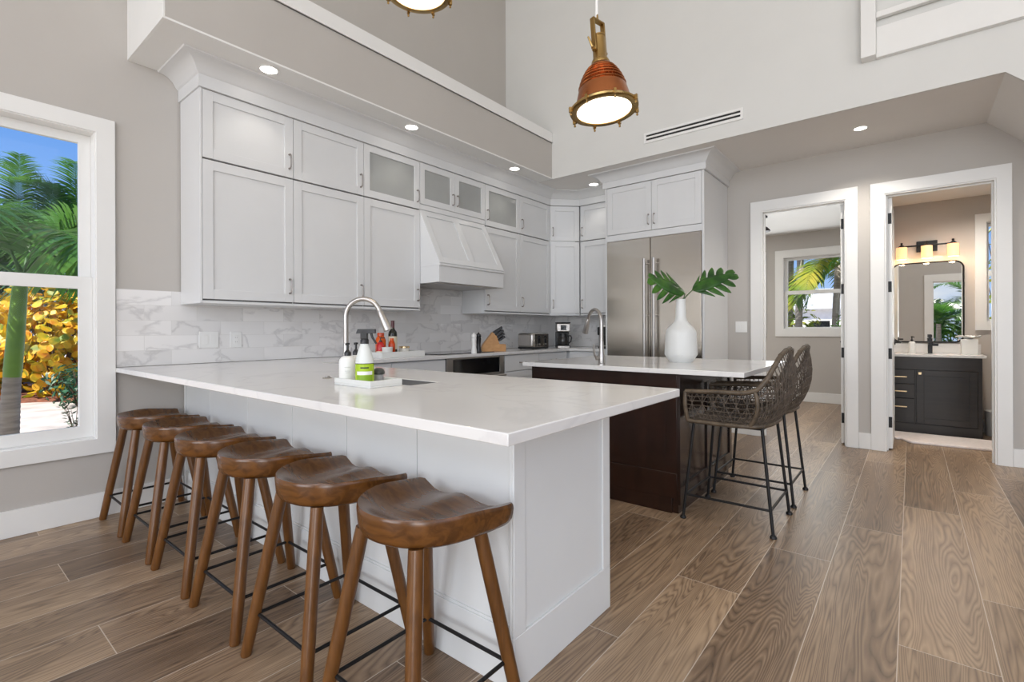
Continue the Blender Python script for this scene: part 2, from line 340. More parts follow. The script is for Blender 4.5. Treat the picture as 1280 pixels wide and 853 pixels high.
class MB:
    def __init__(s): s.bm = bmesh.new()
    def face(s, vs):
        try: return s.bm.faces.new(vs)
        except ValueError: return None
    def box(s, x0, x1, y0, y1, z0, z1):
        return s.obox((0, 0, 0), (1, 0, 0), (0, 1, 0), (0, 0, 1), x0, x1, y0, y1, z0, z1)
    def obox(s, O, U, V, N, u0, u1, v0, v1, n0, n1):
        O, U, V, N = Vector(O), Vector(U), Vector(V), Vector(N)
        p = [s.bm.verts.new(O + U * u + V * v + N * w) for w in (n0, n1) for v in (v0, v1) for u in (u0, u1)]
        for q in ((0, 2, 3, 1), (4, 5, 7, 6), (0, 1, 5, 4), (1, 3, 7, 5), (3, 2, 6, 7), (2, 0, 4, 6)):
            s.face([p[i] for i in q])
        return s
    def hexa(s, pts):
        """eight corners: bottom four, top four"""
        p = [s.bm.verts.new(Vector(q)) for q in pts]
        for q in ((3, 2, 1, 0), (4, 5, 6, 7), (0, 1, 5, 4), (1, 2, 6, 5), (2, 3, 7, 6), (3, 0, 4, 7)):
            s.face([p[i] for i in q])
        return s
    def prism(s, poly, z0, z1):
        a = [s.bm.verts.new((x, y, z0)) for x, y in poly]; b = [s.bm.verts.new((x, y, z1)) for x, y in poly]
        n = len(poly)
        s.face(a[::-1]); s.face(b)
        for i in range(n): s.face([a[i], a[(i + 1) % n], b[(i + 1) % n], b[i]])
        return s
    def extrude(s, pts, d):
        """planar 3-D polygon pushed along d"""
        d = Vector(d)
        a = [s.bm.verts.new(Vector(p)) for p in pts]; b = [s.bm.verts.new(Vector(p) + d) for p in pts]
        n = len(pts)
        s.face(a[::-1]); s.face(b)
        for i in range(n): s.face([a[i], a[(i + 1) % n], b[(i + 1) % n], b[i]])
        return s
    def tube(s, pts, r, seg=8, closed=False, flat=None):
        pts = [Vector(p) for p in pts]; n = len(pts)
        rs = r if isinstance(r, (list, tuple)) else [r] * n
        rings = []
        t0 = (pts[1] - pts[0]).normalized()
        up = Vector((0, 0, 1)) if abs(t0.z) < 0.9 else Vector((1, 0, 0))
        nrm = t0.cross(up).normalized()
        for i in range(n):
            if closed: t = (pts[(i + 1) % n] - pts[i - 1]).normalized()
            elif i == 0: t = t0
            elif i == n - 1: t = (pts[-1] - pts[-2]).normalized()
            else: t = (pts[i + 1] - pts[i - 1]).normalized()
            nrm = (nrm - t * nrm.dot(t))
            if nrm.length < 1e-6: nrm = t.orthogonal()
            nrm.normalize(); bn = t.cross(nrm)
            ring = []
            for k in range(seg):
                a = 2 * PI * k / seg
                f2 = flat if flat else 1.0
                ring.append(s.bm.verts.new(pts[i] + nrm * math.cos(a) * rs[i] + bn * math.sin(a) * rs[i] * f2))
            rings.append(ring)
        m = n if closed else n - 1
        for i in range(m):
            A, B = rings[i], rings[(i + 1) % n]
            for k in range(seg): s.face([A[k], A[(k + 1) % seg], B[(k + 1) % seg], B[k]])
        if not closed:
            s.face(rings[0][::-1]); s.face(rings[-1])
        return s
    def lathe(s, prof, c=(0, 0, 0), seg=32, mtx=None):
        c = Vector(c); rings = []
        def P(r, z, a):
            p = Vector((r * math.cos(a), r * math.sin(a), z))
            if mtx: p = mtx @ p
            return p + c
        for r, z in prof:
            if r < 1e-5: rings.append([s.bm.verts.new(P(0, z, 0))])
            else: rings.append([s.bm.verts.new(P(r, z, 2 * PI * k / seg)) for k in range(seg)])
        for A, B in zip(rings, rings[1:]):
            if len(A) == 1 and len(B) == 1: continue
            for k in range(seg):
                k2 = (k + 1) % seg
                if len(A) == 1: s.face([A[0], B[k2], B[k]])
                elif len(B) == 1: s.face([A[k], A[k2], B[0]])
                else: s.face([A[k], A[k2], B[k2], B[k]])
        if prof[0] != prof[-1]:
            if len(rings[0]) > 1: s.face(rings[0][::-1])
            if len(rings[-1]) > 1: s.face(rings[-1])
        return s
    def slab(s, O, U, V, N, rect, holes, t):
        """rectangular plate in the U/V plane with rectangular holes, t thick along N"""
        O, U, V, N = Vector(O), Vector(U), Vector(V), Vector(N)
        us = sorted({rect[0], rect[1], *[h[0] for h in holes], *[h[1] for h in holes]})
        vs = sorted({rect[2], rect[3], *[h[2] for h in holes], *[h[3] for h in holes]})
        us = [u for u in us if rect[0] <= u <= rect[1]]; vs = [v for v in vs if rect[2] <= v <= rect[3]]
        return s.cells(O, U, V, N, us, vs, lambda u, v: not any(h[0] < u < h[1] and h[2] < v < h[3] for h in holes), t)
    def cells(s, O, U, V, N, us, vs, solid, t):
        O, U, V, N = Vector(O), Vector(U), Vector(V), Vector(N)
        cache = {}
        def vt(i, j, k):
            if (i, j, k) not in cache: cache[(i, j, k)] = s.bm.verts.new(O + U * us[i] + V * vs[j] + N * (t * k))
            return cache[(i, j, k)]
        def sol(i, j):
            if not (0 <= i < len(us) - 1 and 0 <= j < len(vs) - 1): return False
            return solid((us[i] + us[i + 1]) / 2, (vs[j] + vs[j + 1]) / 2)
        for i in range(len(us) - 1):
            for j in range(len(vs) - 1):
                if not sol(i, j): continue
                s.face([vt(i, j, 1), vt(i + 1, j, 1), vt(i + 1, j + 1, 1), vt(i, j + 1, 1)])
                s.face([vt(i, j, 0), vt(i, j + 1, 0), vt(i + 1, j + 1, 0), vt(i + 1, j, 0)])
                for (di, dj, a, b) in ((-1, 0, (i, j + 1), (i, j)), (1, 0, (i + 1, j), (i + 1, j + 1)), (0, -1, (i, j), (i + 1, j)), (0, 1, (i + 1, j + 1), (i, j + 1))):
                    if not sol(i + di, j + dj):
                        s.face([vt(*a, 0), vt(*b, 0), vt(*b, 1), vt(*a, 1)])
        return s
    def sweep(s, path, prof, side=1):
        """horizontal 2-D path, mitred; prof = [(out, z)], out to the right of travel when side=1"""
        P = [Vector((x, y)) for x, y in path]; n = len(P)
        nr = []
        for i in range(n - 1):
            d = (P[i + 1] - P[i]).normalized(); nr.append(Vector((d.y, -d.x)) * side)
        offs = []
        for i in range(n):
            if i == 0: offs.append(nr[0])
            elif i == n - 1: offs.append(nr[-1])
            else: offs.append((nr[i - 1] + nr[i]) / (1 + nr[i - 1].dot(nr[i])))
        rings = [[s.bm.verts.new((P[i].x + offs[i].x * o, P[i].y + offs[i].y * o, z)) for o, z in prof] for i in range(n)]
        m = len(prof)
        for A, B in zip(rings, rings[1:]):
            for k in range(m): s.face([A[k], A[(k + 1) % m], B[(k + 1) % m], B[k]])
        s.face(rings[0][::-1]); s.face(rings[-1])
        return s
    def ball(s, c, r, seg=16, rings=10):
        rx, ry, rz = r if isinstance(r, (list, tuple)) else (r, r, r)
        mt = Matrix.Diagonal((rx, ry, rz)).to_3x3()
        prof = [(math.sin(PI * i / rings), -math.cos(PI * i / rings)) for i in range(rings + 1)]
        return s.lathe(prof, c, seg, mt)
    def poly(s, pts):
        s.face([s.bm.verts.new(Vector(p)) for p in pts]); return s
    def build(s, name, m, parent=None, bevel=0, seg=2, angle=38, sub=0, smooth=True, recalc=True):
        bm = s.bm
        if recalc: bmesh.ops.recalc_face_normals(bm, faces=bm.faces[:])
        me = bpy.data.meshes.new(name); bm.to_mesh(me); bm.free()
        me.materials.append(m)
        if smooth:
            for p in me.polygons: p.use_smooth = True
            if not sub: me.set_sharp_from_angle(angle=math.radians(angle))
        o = bpy.data.objects.new(name, me); COL.objects.link(o)
        if parent:
            o.parent = parent
            r = parent
            while r.parent: r = r.parent
            if r.location.length > 0: me.transform(Matrix.Translation(-r.location))
        if bevel:
            b = o.modifiers.new('bevel', 'BEVEL'); b.width = bevel; b.segments = seg; b.limit_method = 'ANGLE'; b.angle_limit = math.radians(40)
            b.harden_normals = False
        if sub:
            q = o.modifiers.new('subdivision', 'SUBSURF'); q.levels = sub; q.render_levels = sub
        return o

def tag(o, label=None, cat=None, group=None, kind=None):
    if label: o['label'] = label
    if cat: o['category'] = cat
    if group: o['group'] = group
    if kind: o['kind'] = kind
    return o
def thing(name, label, cat, loc=(0, 0, 0), group=None):
    o = bpy.data.objects.new(name, None); COL.objects.link(o)
    o.empty_display_size = 0.1; o.location = loc
    return tag(o, label, cat, group)
def struct(o, label=None, cat=None):
    o['kind'] = 'structure'
    if label: o['label'] = label
    if cat: o['category'] = cat
    return o
def structE(name, label, cat, loc=(0, 0, 0)):
    return struct(thing(name, label, cat, loc))
def copy_tree(o, parent=None):
    c = o.copy(); COL.objects.link(c)
    if parent: c.parent = parent
    for ch in list(o.children): copy_tree(ch, c)
    return c
X, Y, Z = Vector((1, 0, 0)), Vector((0, 1, 0)), Vector((0, 0, 1))

def arc(c, r, a0, a1, n, U, W):
    c = Vector(c)
    return [c + Vector(U) * (r * math.cos(a0 + (a1 - a0) * i / n)) + Vector(W) * (r * math.sin(a0 + (a1 - a0) * i / n)) for i in range(n + 1)]

# ================================================================ the room
XW, YB, YU, ZC = -3.885, 5.74, 4.685, 2.873
HT = 5.6                                        # great-room ceiling
YR, XR = -4.5, 4.5                              # wall behind the camera, right wall

b = MB(); b.box(XW - 0.2, XR + 0.2, YR - 0.2, YB + 0.06, -0.2, 0); b.box(-3.2, 1.5, YB + 0.06, 9.06, -0.2, 0)
struct(b.build('floor', M['floor'], smooth=False), 'wood look plank tile floor in long brown boards', 'floor')

# left wall with its window
WY0, WY1, WZ0, WZ1 = -0.28, 0.745, 0.475, 2.372
b = MB(); b.slab((XW, 0, 0), Y, Z, -X, (YR - 0.2, 9.06, -0.2, HT), [(WY0, WY1, WZ0, WZ1)], 0.17)
struct(b.build('wall_left', M['wall'], smooth=False), 'greige painted wall holding the tall window', 'wall')
# back wall with the two door openings
D1, D2, DH = (-1.238, -0.480), (-0.196, 0.560), 2.398
b = MB(); b.slab((0, YB, 0), X, Z, Y, (XW, XR, 0, ZC + 0.1), [(D1[0], D1[1], 0, DH), (D2[0], D2[1], 0, DH)], 0.12)
struct(b.build('wall_back', M['wall'], smooth=False), 'greige back wall with two white door openings', 'wall')
# tall wall above the alcove; its lower edge runs level, then slopes down under the stair
b = MB()
b.extrude([(XW, YU, ZC), (0.5, YU, ZC), (3.373, YU, 0), (XR, YU, 0), (XR, YU, HT), (XW, YU, HT)], (0, 0.02, 0))
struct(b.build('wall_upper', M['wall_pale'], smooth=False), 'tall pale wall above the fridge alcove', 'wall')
# alcove ceiling: flat part, then the sloped soffit under the stair
b = MB(); b.box(XW, 0.5, YU + 0.0205, YB, ZC, ZC + 0.08)
b.extrude([(0.5, YU + 0.0205, ZC), (0.5, YU + 0.0205, ZC + 0.08), (3.45, YU + 0.0205, 0.0), (3.373, YU + 0.0205, 0)], (0, YB - YU - 0.021, 0))
struct(b.build('ceiling_alcove', M['ceil'], smooth=False), 'low alcove ceiling sloping down at its right end', 'ceiling')
b = MB(); b.box(XW - 0.17, XR + 0.2, YR - 0.2, YU + 0.1, HT, HT + 0.1)
struct(b.build('ceiling', M['ceil'], smooth=False), 'high ceiling over the kitchen and living room', 'ceiling')
# soffit over the wall cabinets
XS = -3.2
b = MB(); b.box(XW + 0.001, XS, 0.91, YU - 0.001, ZC + 0.012, 3.285)
struct(b.build('wall_soffit', M['wall'], smooth=False), 'boxed greige soffit above the white wall cabinets', 'soffit')
b = MB(); b.box(XW + 0.001, XS + 0.002, 0.908, YU - 0.001, ZC, ZC + 0.012)
struct(b.build('ceiling_soffit', M['trim'], smooth=False), 'white underside of the soffit over the cabinets', 'ceiling')
b = MB(); b.box(XW + 0.001, XS - 0.0, 0.896, 0.9098, ZC + 0.001, 3.285)
struct(b.build('trim_1', M['trim'], bevel=0.002), 'white end board of the soffit beside the window', 'trim')
b = MB(); b.box(XW + 0.001, XS + 0.012, 0.886, YU - 0.002, 3.285, 3.40); b.box(XW + 0.001, XS + 0.020, 0.878, YU - 0.002, 3.285, 3.30)
struct(b.build('trim_2', M['trim'], bevel=0.002), 'white ledge board along the top of the soffit', 'trim')
# right wall, wall behind the camera with its glazed opening
b = MB(); b.slab((XR, 0, 0), Y, Z, X, (YR - 0.2, YB + 0.12, -0.2, HT), [(-3.0, 1.9, 0.7, 4.6)], 0.17)
struct(b.build('wall_right', M['wall'], smooth=False), 'greige right wall out of the picture', 'wall')
RO = (0.50, 3.7, 0.0, 2.53)
b = MB(); b.slab((0, YR, 0), X, Z, -Y, (XW, XR, -0.2, HT), [RO, (-3.6, 3.6, 3.1, 4.9), (-3.1, -0.4, 0.7, 2.6)], 0.17)
struct(b.build('wall_front', M['wall'], smooth=False), 'greige wall behind the viewer with glazed garden doors', 'wall')

# -------- bedroom beyond the left door, bathroom beyond the right one
YBB, YBA = 8.9, 7.4
b = MB()
b.slab((0, YBB, 0), X, Z, Y, (-3.2, -0.3, 0, 2.7), [(-1.60, -0.62, 1.13, 2.29), (-2.93, -1.95, 1.13, 2.29)], 0.16)
struct(b.build('wall_bedroom', M['wall'], smooth=False), 'greige far wall of the room beyond the left door', 'wall')
b = MB(); b.box(-0.34, -0.215, YB + 0.121, YBB, 0, 2.66)
struct(b.build('wall_partition', M['wall'], smooth=False), 'partition between the two rooms behind the doors', 'wall')
b = MB(); b.box(-3.2, -0.341, YB + 0.121, YBB, 2.66, 2.75)
struct(b.build('ceiling_bedroom', M['trim'], smooth=False), 'white ceiling of the room beyond the left door', 'ceiling')
b = MB(); b.box(-3.32, -3.2, YB + 0.121, YBB, 0, 2.75)
struct(b.build('wall_bedroom_side', M['wall'], smooth=False), 'side wall of the room beyond the left door', 'wall')
b = MB()
b.slab((0, YBA, 0), X, Z, Y, (-0.214, 1.5, 0, 2.66), [(0.628, 1.25, 1.20, 2.305)], 0.16)
struct(b.build('wall_bathroom', M['bath_wall'], smooth=False), 'taupe bathroom wall behind the mirror', 'wall')
b = MB(); b.box(-0.2145, 1.5, YB + 0.121, YBA, 2.59, 2.68)
struct(b.build('ceiling_bathroom', M['ceil'], smooth=False), 'bathroom ceiling', 'ceiling')
b = MB(); b.box(1.5, 1.62, YB + 0.121, YBA + 0.16, 0, 2.68)
struct(b.build('wall_bathroom_right', M['bath_wall'], smooth=False), 'right wall of the bathroom', 'wall')

# -------- baseboards
def base(name, label, boxes, h=0.15):
    b = MB()
    for x0, x1, y0, y1 in boxes: b.box(x0, x1, y0, y1, 0, h)
    struct(b.build(name, M['trim'], bevel=0.003), label, 'baseboard')
base('baseboard_left', 'white baseboard under the tall left window', [(XW, XW + 0.015, YR, 1.198)])
base('baseboard_back', 'white baseboard between and beside the doors', [(D1[1] + 0.088, D2[0] - 0.098, YB - 0.015, YB), (D2[1] + 0.088, 3.2, YB - 0.015, YB), (-1.57, D1[0] - 0.1, YB - 0.015, YB)])
base('baseboard_bedroom', 'white baseboard in the room beyond the left door', [(-3.2, -0.341, YBB - 0.015, YBB)])
base('baseboard_bathroom', 'white baseboard in the bathroom', [(0.6, 1.5, YBA - 0.015, YBA)])

# -------- door casings, jambs, doors
def casing(name, label, x0, x1, h, w=0.10):
    b = MB(); y0, y1 = YB - 0.022, YB - 0.0005
    b.slab((0, y0, 0), X, Z, Y, (x0 - w, x1 + w * 0.88, 0, h + w), [(x0 + 0.006, x1 - 0.006, -1, h - 0.006)], y1 - y0)
    struct(b.build(name, M['trim'], bevel=0.002), label, 'door casing')
    b = MB()
    b.slab((0, YB - 0.012, 0), X, Z, Y, (x0 + 0.0005, x1 - 0.0005, 0, h - 0.0005), [(x0 + 0.018, x1 - 0.018, -1, h - 0.018)], 0.132)
    b.slab((0, YB + 0.045, 0), X, Z, Y, (x0 + 0.017, x1 - 0.017, 0, h - 0.017), [(x0 + 0.03, x1 - 0.03, -1, h - 0.03)], 0.03)
    return struct(b.build(name + '_jamb', M['trim'], bevel=0.001), label.replace('casing', 'jamb lining'), 'door jamb')
def _fix(o, nm): o.name = nm
j1 = casing('trim_3', 'white casing of the left doorway', *D1, DH)
j2 = casing('trim_4', 'white casing of the right doorway', *D2, DH)
j1.name = 'trim_5'; j2.name = 'trim_6'

def door(name, label, hx, sgn, levers):
    """leaf opened square into the far room, hinged at hx; sgn=-1 leaf lies left of hx"""
    d = structE(name, label, 'door', (hx, YB + 0.085, 0))
    xa, xb = sorted((hx, hx + sgn * 0.041))
    y0, y1 = YB + 0.088, YB + 0.088 + 0.71
    b = MB(); b.box(xa + 0.006, xb - 0.006, y0, y1, 0.012, DH - 0.03)
    for x_a, x_b in ((xa, xa + 0.007), (xb - 0.007, xb)):
        b.box(x_a, x_b, y0, y0 + 0.11, 0.012, DH - 0.03); b.box(x_a, x_b, y1 - 0.11, y1, 0.012, DH - 0.03)
        for z0, z1 in ((0.012, 0.25), (0.95, 1.10), (DH - 0.15, DH - 0.03)): b.box(x_a, x_b, y0 + 0.11, y1 - 0.11, z0, z1)
    b.build('leaf', M['trim'], d, bevel=0.0015)
    for z in (0.26, 0.905, 1.534, 2.175):
        b = MB(); b.box(xa + 0.004, xb - 0.004, y0 - 0.004, y0 + 0.001, z - 0.05, z + 0.05)
        b.tube([(hx - sgn * 0.004, y0 - 0.006, z - 0.05), (hx - sgn * 0.004, y0 - 0.006, z + 0.05)], 0.006)
        b.build('hinge', M['blackmetal'], d)
    for sx in (1, -1):
        xx = xb if sx > 0 else xa
        b = MB(); b.tube([(xx, y1 - 0.06, 1.0), (xx + sx * 0.01, y1 - 0.06, 1.0)], 0.028, 20)
        b.tube([(xx + sx * 0.01, y1 - 0.06, 1.0), (xx + sx * 0.05, y1 - 0.06, 1.0)], 0.010, 10)
        b.tube([(xx + sx * 0.05, y1 - 0.052, 1.0), (xx + sx * 0.05, y1 - 0.17, 1.0)], 0.008, 10)
        b.build('lever_handle', M['blackmetal'], d)
    return d
door('door_1', 'white door swung open into the room beyond the left doorway', D1[1] - 0.019, -1, True)
door('door_2', 'white door swung open into the bathroom', D2[0] + 0.019, 1, True)

# -------- windows
def window_x(name, label, xw, y0, y1, z0, z1, rail):
    """double-hung window in the left wall (faces +x)"""
    w = structE(name, label, 'window', (xw, (y0 + y1) / 2, z0))
    b = MB(); c = 0.083
    b.slab((xw + 0.0005, 0, 0), Y, Z, X, (y0 - c, y1 + c, z0 - c, z1 + c), [(y0 - 0.004, y1 - 0.010, z0 + 0.010, z1 - 0.010)], 0.022)
    b.build('casing', M['trim'], w, bevel=0.002)
    b = MB()
    b.slab((xw - 0.155, 0, 0), Y, Z, X, (y0 + 0.001, y1 - 0.001, z0 + 0.001, z1 - 0.001), [(y0 + 0.016, y1 - 0.016, z0 + 0.016, z1 - 0.016)], 0.165)
    b.build('jamb', M['trim'], w, bevel=0.001)
    # upper (outer) and lower (inner) sashes
    ia, ib = y0 + 0.016, y1 - 0.016
    b = MB(); b.slab((xw - 0.115, 0, 0), Y, Z, X, (ia, ib, rail - 0.005, z1 - 0.016), [(ia + 0.055, ib - 0.058, rail + 0.04, z1 - 0.07)], 0.03)
    us = b.build('upper_sash', M['trim'], w, bevel=0.002)
    b = MB(); b.box(xw - 0.102, xw - 0.098, ia + 0.05, ib - 0.05, rail + 0.03, z1 - 0.06); b.build('pane', M['glass'], us)
    b = MB(); b.slab((xw - 0.08, 0, 0), Y, Z, X, (ia, ib, z0 + 0.016, rail + 0.04), [(ia + 0.055, ib - 0.065, z0 + 0.085, rail - 0.035)], 0.032)
    ls = b.build('lower_sash', M['trim'], w, bevel=0.002)
    b = MB(); b.box(xw - 0.066, xw - 0.062, ia + 0.05, ib - 0.05, z0 + 0.075, rail - 0.025); b.build('pane', M['glass'], ls)
    return w
window_x('window_1', 'tall white double hung window looking out on a palm', XW, WY0, WY1, WZ0, WZ1, 1.437)

def window_y(name, label, yw, x0, x1, z0, z1, rail, c=0.11, sash=0.045, wall_d=0.155):
    w = structE(name, label, 'window', ((x0 + x1) / 2, yw, z0))
    b = MB()
    b.slab((0, yw - 0.0225, 0), X, Z, Y, (x0 - c, x1 + c, z0 - c, z1 + c), [(x0 + 0.008, x1 - 0.008, z0 + 0.008, z1 - 0.008)], 0.022)
    b.build('casing', M['trim'], w, bevel=0.002)
    b = MB(); b.slab((0, yw - 0.01, 0), X, Z, Y, (x0 + 0.001, x1 - 0.001, z0 + 0.001, z1 - 0.001), [(x0 + 0.014, x1 - 0.014, z0 + 0.014, z1 - 0.014)], wall_d)
    b.build('jamb', M['trim'], w, bevel=0.001)
    a0, a1 = x0 + 0.014, x1 - 0.014
    b = MB(); b.slab((0, yw + 0.075, 0), X, Z, Y, (a0, a1, rail - 0.005, z1 - 0.014), [(a0 + sash, a1 - sash, rail + 0.03, z1 - 0.05)], 0.03)
    u = b.build('upper_sash', M['trim'], w, bevel=0.002)
    b = MB(); b.box(a0 + 0.03, a1 - 0.03, yw + 0.088, yw + 0.092, rail + 0.02, z1 - 0.04); b.build('pane', M['glass'], u)
    b = MB(); b.slab((0, yw + 0.04, 0), X, Z, Y, (a0, a1, z0 + 0.014, rail + 0.03), [(a0 + sash, a1 - sash, z0 + 0.04, rail - 0.03)], 0.03)
    l = b.build('lower_sash', M['trim'], w, bevel=0.002)
    b = MB(); b.box(a0 + 0.03, a1 - 0.03, yw + 0.053, yw + 0.057, z0 + 0.03, rail - 0.02); b.build('pane', M['glass'], l)
    return w
window_y('window_2', 'white double hung window seen through the left doorway', YBB, -1.60, -0.62, 1.13, 2.29, 1.72)
window_y('window_3', 'second white window half hidden by the left door casing', YBB, -2.93, -1.95, 1.13, 2.29, 1.72)
window_y('window_4', 'narrow strip of white window beside the bathroom mirror', YBA, 0.628, 1.25, 1.20, 2.305, 1.74, c=0.082, sash=0.02)

# glazed garden doors behind the camera (the bathroom mirror shows them)
w = structE('door_3', 'wide glazed garden doors behind the viewer reflected in the mirror', 'glass door', (2.1, YR, 0))
b = MB(); b.slab((0, YR + 0.0005, 0), X, Z, Y, (RO[0] - 0.19, RO[1] + 0.19, 0, RO[3] + 0.21), [(RO[0], RO[1], -1, RO[3])], 0.025)
b.build('casing', M['trim'], w, bevel=0.002)
for i in range(3):
    xa = RO[0] + 0.002 + i * 1.0653; xb = xa + 1.064
    b = MB(); b.slab((0, YR - 0.10, 0), X, Z, Y, (xa, xb, 0.002, RO[3] - 0.002), [(xa + 0.02, xb - 0.06, 0.08, RO[3] - 0.03)], 0.045)
    f = b.build('sash', M['trim'], w, bevel=0.002)
    b = MB(); b.box(xa + 0.015, xb - 0.05, YR - 0.08, YR - 0.075, 0.07, RO[3] - 0.02); b.build('pane', M['glass'], f)
w = structE('added_window_5', 'unseen high windows added above the garden doors to light the room', 'window', (0, YR, 3.1))  # unseen windows, added as a place for the clerestory lamp
b = MB(); b.slab((0, YR - 0.10, 0), X, Z, Y, (-3.598, 3.598, 3.102, 4.898), [(-3.5 + i * 1.76, -3.5 + i * 1.76 + 1.68, 3.16, 4.84) for i in range(4)], 0.05)
b.build('frame', M['trim'], w, bevel=0.002)
for i in range(4):
    b = MB(); b.box(-3.51 + i * 1.76, -3.49 + i * 1.76 + 1.68, YR - 0.08, YR - 0.075, 3.15, 4.85); b.build('pane', M['glass'], w)
w = structE('added_window_7', 'unseen wide window added left of the garden doors for light', 'window', (-1.75, YR, 0.7))  # unseen window, added so a low fill lamp could stand here
b = MB(); b.slab((0, YR - 0.10, 0), X, Z, Y, (-3.098, -0.402, 0.702, 2.598), [(-3.02, -1.79, 0.78, 2.52), (-1.71, -0.48, 0.78, 2.52)], 0.05)
b.build('frame', M['trim'], w, bevel=0.002)
for xa in (-3.03, -1.72):
    b = MB(); b.box(xa, xa + 1.25, YR - 0.08, YR - 0.075, 0.77, 2.53); b.build('pane', M['glass'], w)
w = structE('added_window_6', 'unseen wide window added in the right wall for light', 'window', (XR, -0.5, 0.7))  # unseen window, made tall so its lamp reaches the upper wall
b = MB(); b.slab((XR + 0.05, 0, 0), Y, Z, X, (-2.998, 1.898, 0.702, 4.598), [(-2.92 + i * 1.61, -2.92 + i * 1.61 + 1.53, 0.78, 4.52) for i in range(3)], 0.05)
b.build('frame', M['trim'], w, bevel=0.002)
for i in range(3):
    b = MB(); b.box(XR + 0.07, XR + 0.075, -2.93 + i * 1.61, -2.91 + i * 1.61 + 1.53, 0.77, 4.53); b.build('pane', M['glass'], w)

# marble backsplash: left wall from the window casing, back wall to the fridge
b = MB(); b.box(XW + 0.0005, XW + 0.010, 0.832, YB - 0.011, 0.9165, 1.41)
b.box(XW + 0.0005, XW + 0.010, 3.001, 3.899, 1.41, 1.60)
b.box(XW + 0.0005, -2.66, YB - 0.010, YB - 0.0005, 0.9165, 1.345)
struct(b.build('wall_tile', M['tile'], smooth=False), 'marble subway tile backsplash behind the counter', 'backsplash')

# loft opening rail on the tall wall
b = thing('loft_railing', 'white loft railing corner high on the tall wall at top right', 'railing', (-0.245, YU, 3.2))
q = MB(); q.box(-0.292, -0.199, YU - 0.095, YU - 0.001, 3.200, 4.4); q.build('post', M['trim'], b, bevel=0.003)
q = MB(); q.box(-0.199, 2.6, YU - 0.045, YU - 0.001, 3.195, 3.425); q.build('fascia_board', M['trim'], b, bevel=0.003)
q = MB(); q.box(-0.199, 2.6, YU - 0.060, YU - 0.020, 3.49, 3.535); q.build('bottom_rail', M['trim'], b, bevel=0.003)
for i in range(9):
    q = MB(); xx = 0.06 + i * 0.28; q.tube([(xx, YU - 0.04, 3.53), (xx, YU - 0.04, 4.35)], 0.012, 10); q.build('baluster', M['trim'], b)
q = MB(); q.box(-0.199, 2.6, YU - 0.07, YU - 0.012, 4.33, 4.38); q.build('top_rail', M['trim'], b, bevel=0.003)

# linear air diffuser
d = thing('air_vent', 'long white linear air vent with two black slots on the tall wall', 'vent', (-1.61, YU, 3.06))
q = MB(); q.slab((0, YU - 0.012, 0), X, Z, Y, (-2.078, -1.149, 3.005, 3.108), [(-2.055, -1.172, 3.030, 3.049), (-2.055, -1.172, 3.066, 3.085)], 0.0115)
q.build('frame', M['trim'], d, bevel=0.001)
q = MB(); q.box(-2.06, -1.167, YU - 0.004, YU - 0.0005, 3.026, 3.089); q.build('slot_backing', M['blackplastic'], d)

# ================================================================ cabinetry
def shaker(b, O, U, V, N, w, h, fr=0.062, t=0.02, rec=0.009):
    """shaker door / panel: slab with raised frame, in the U/V plane from O, outward N"""
    b.obox(O, U, V, N, 0, w, 0, h, 0, t - rec)
    for q in ((0, fr, 0, h), (w - fr, w, 0, h), (fr, w - fr, 0, fr), (fr, w - fr, h - fr, h)):
        b.obox(O, U, V, N, *q, t - rec, t)
    return b
def frame_only(b, O, U, V, N, w, h, fr=0.058, t=0.02):
    b.slab(O, U, V, N, (0, w, 0, h), [(fr, w - fr, fr, h - fr)], t)
    return b
def bow_pull(P, V, N, L=0.102, m='handle', parent=None, name='handle'):
    """small bow handle centred at P, long axis V, standing off along N"""
    P, V, N = Vector(P), Vector(V), Vector(N)
    b = MB(); h = L / 2
    pts = [P - V * h, P - V * h + N * 0.020, P - V * (h * 0.82) + N * 0.029, P - V * (h * 0.4) + N * 0.031, P + V * (h * 0.4) + N * 0.031, P + V * (h * 0.82) + N * 0.029, P + V * h + N * 0.020, P + V * h]
    b.tube(pts, [0.0075, 0.0055, 0.0055, 0.0045, 0.0045, 0.0055, 0.0055, 0.0075], 8)
    return b.build(name, M[m], parent)

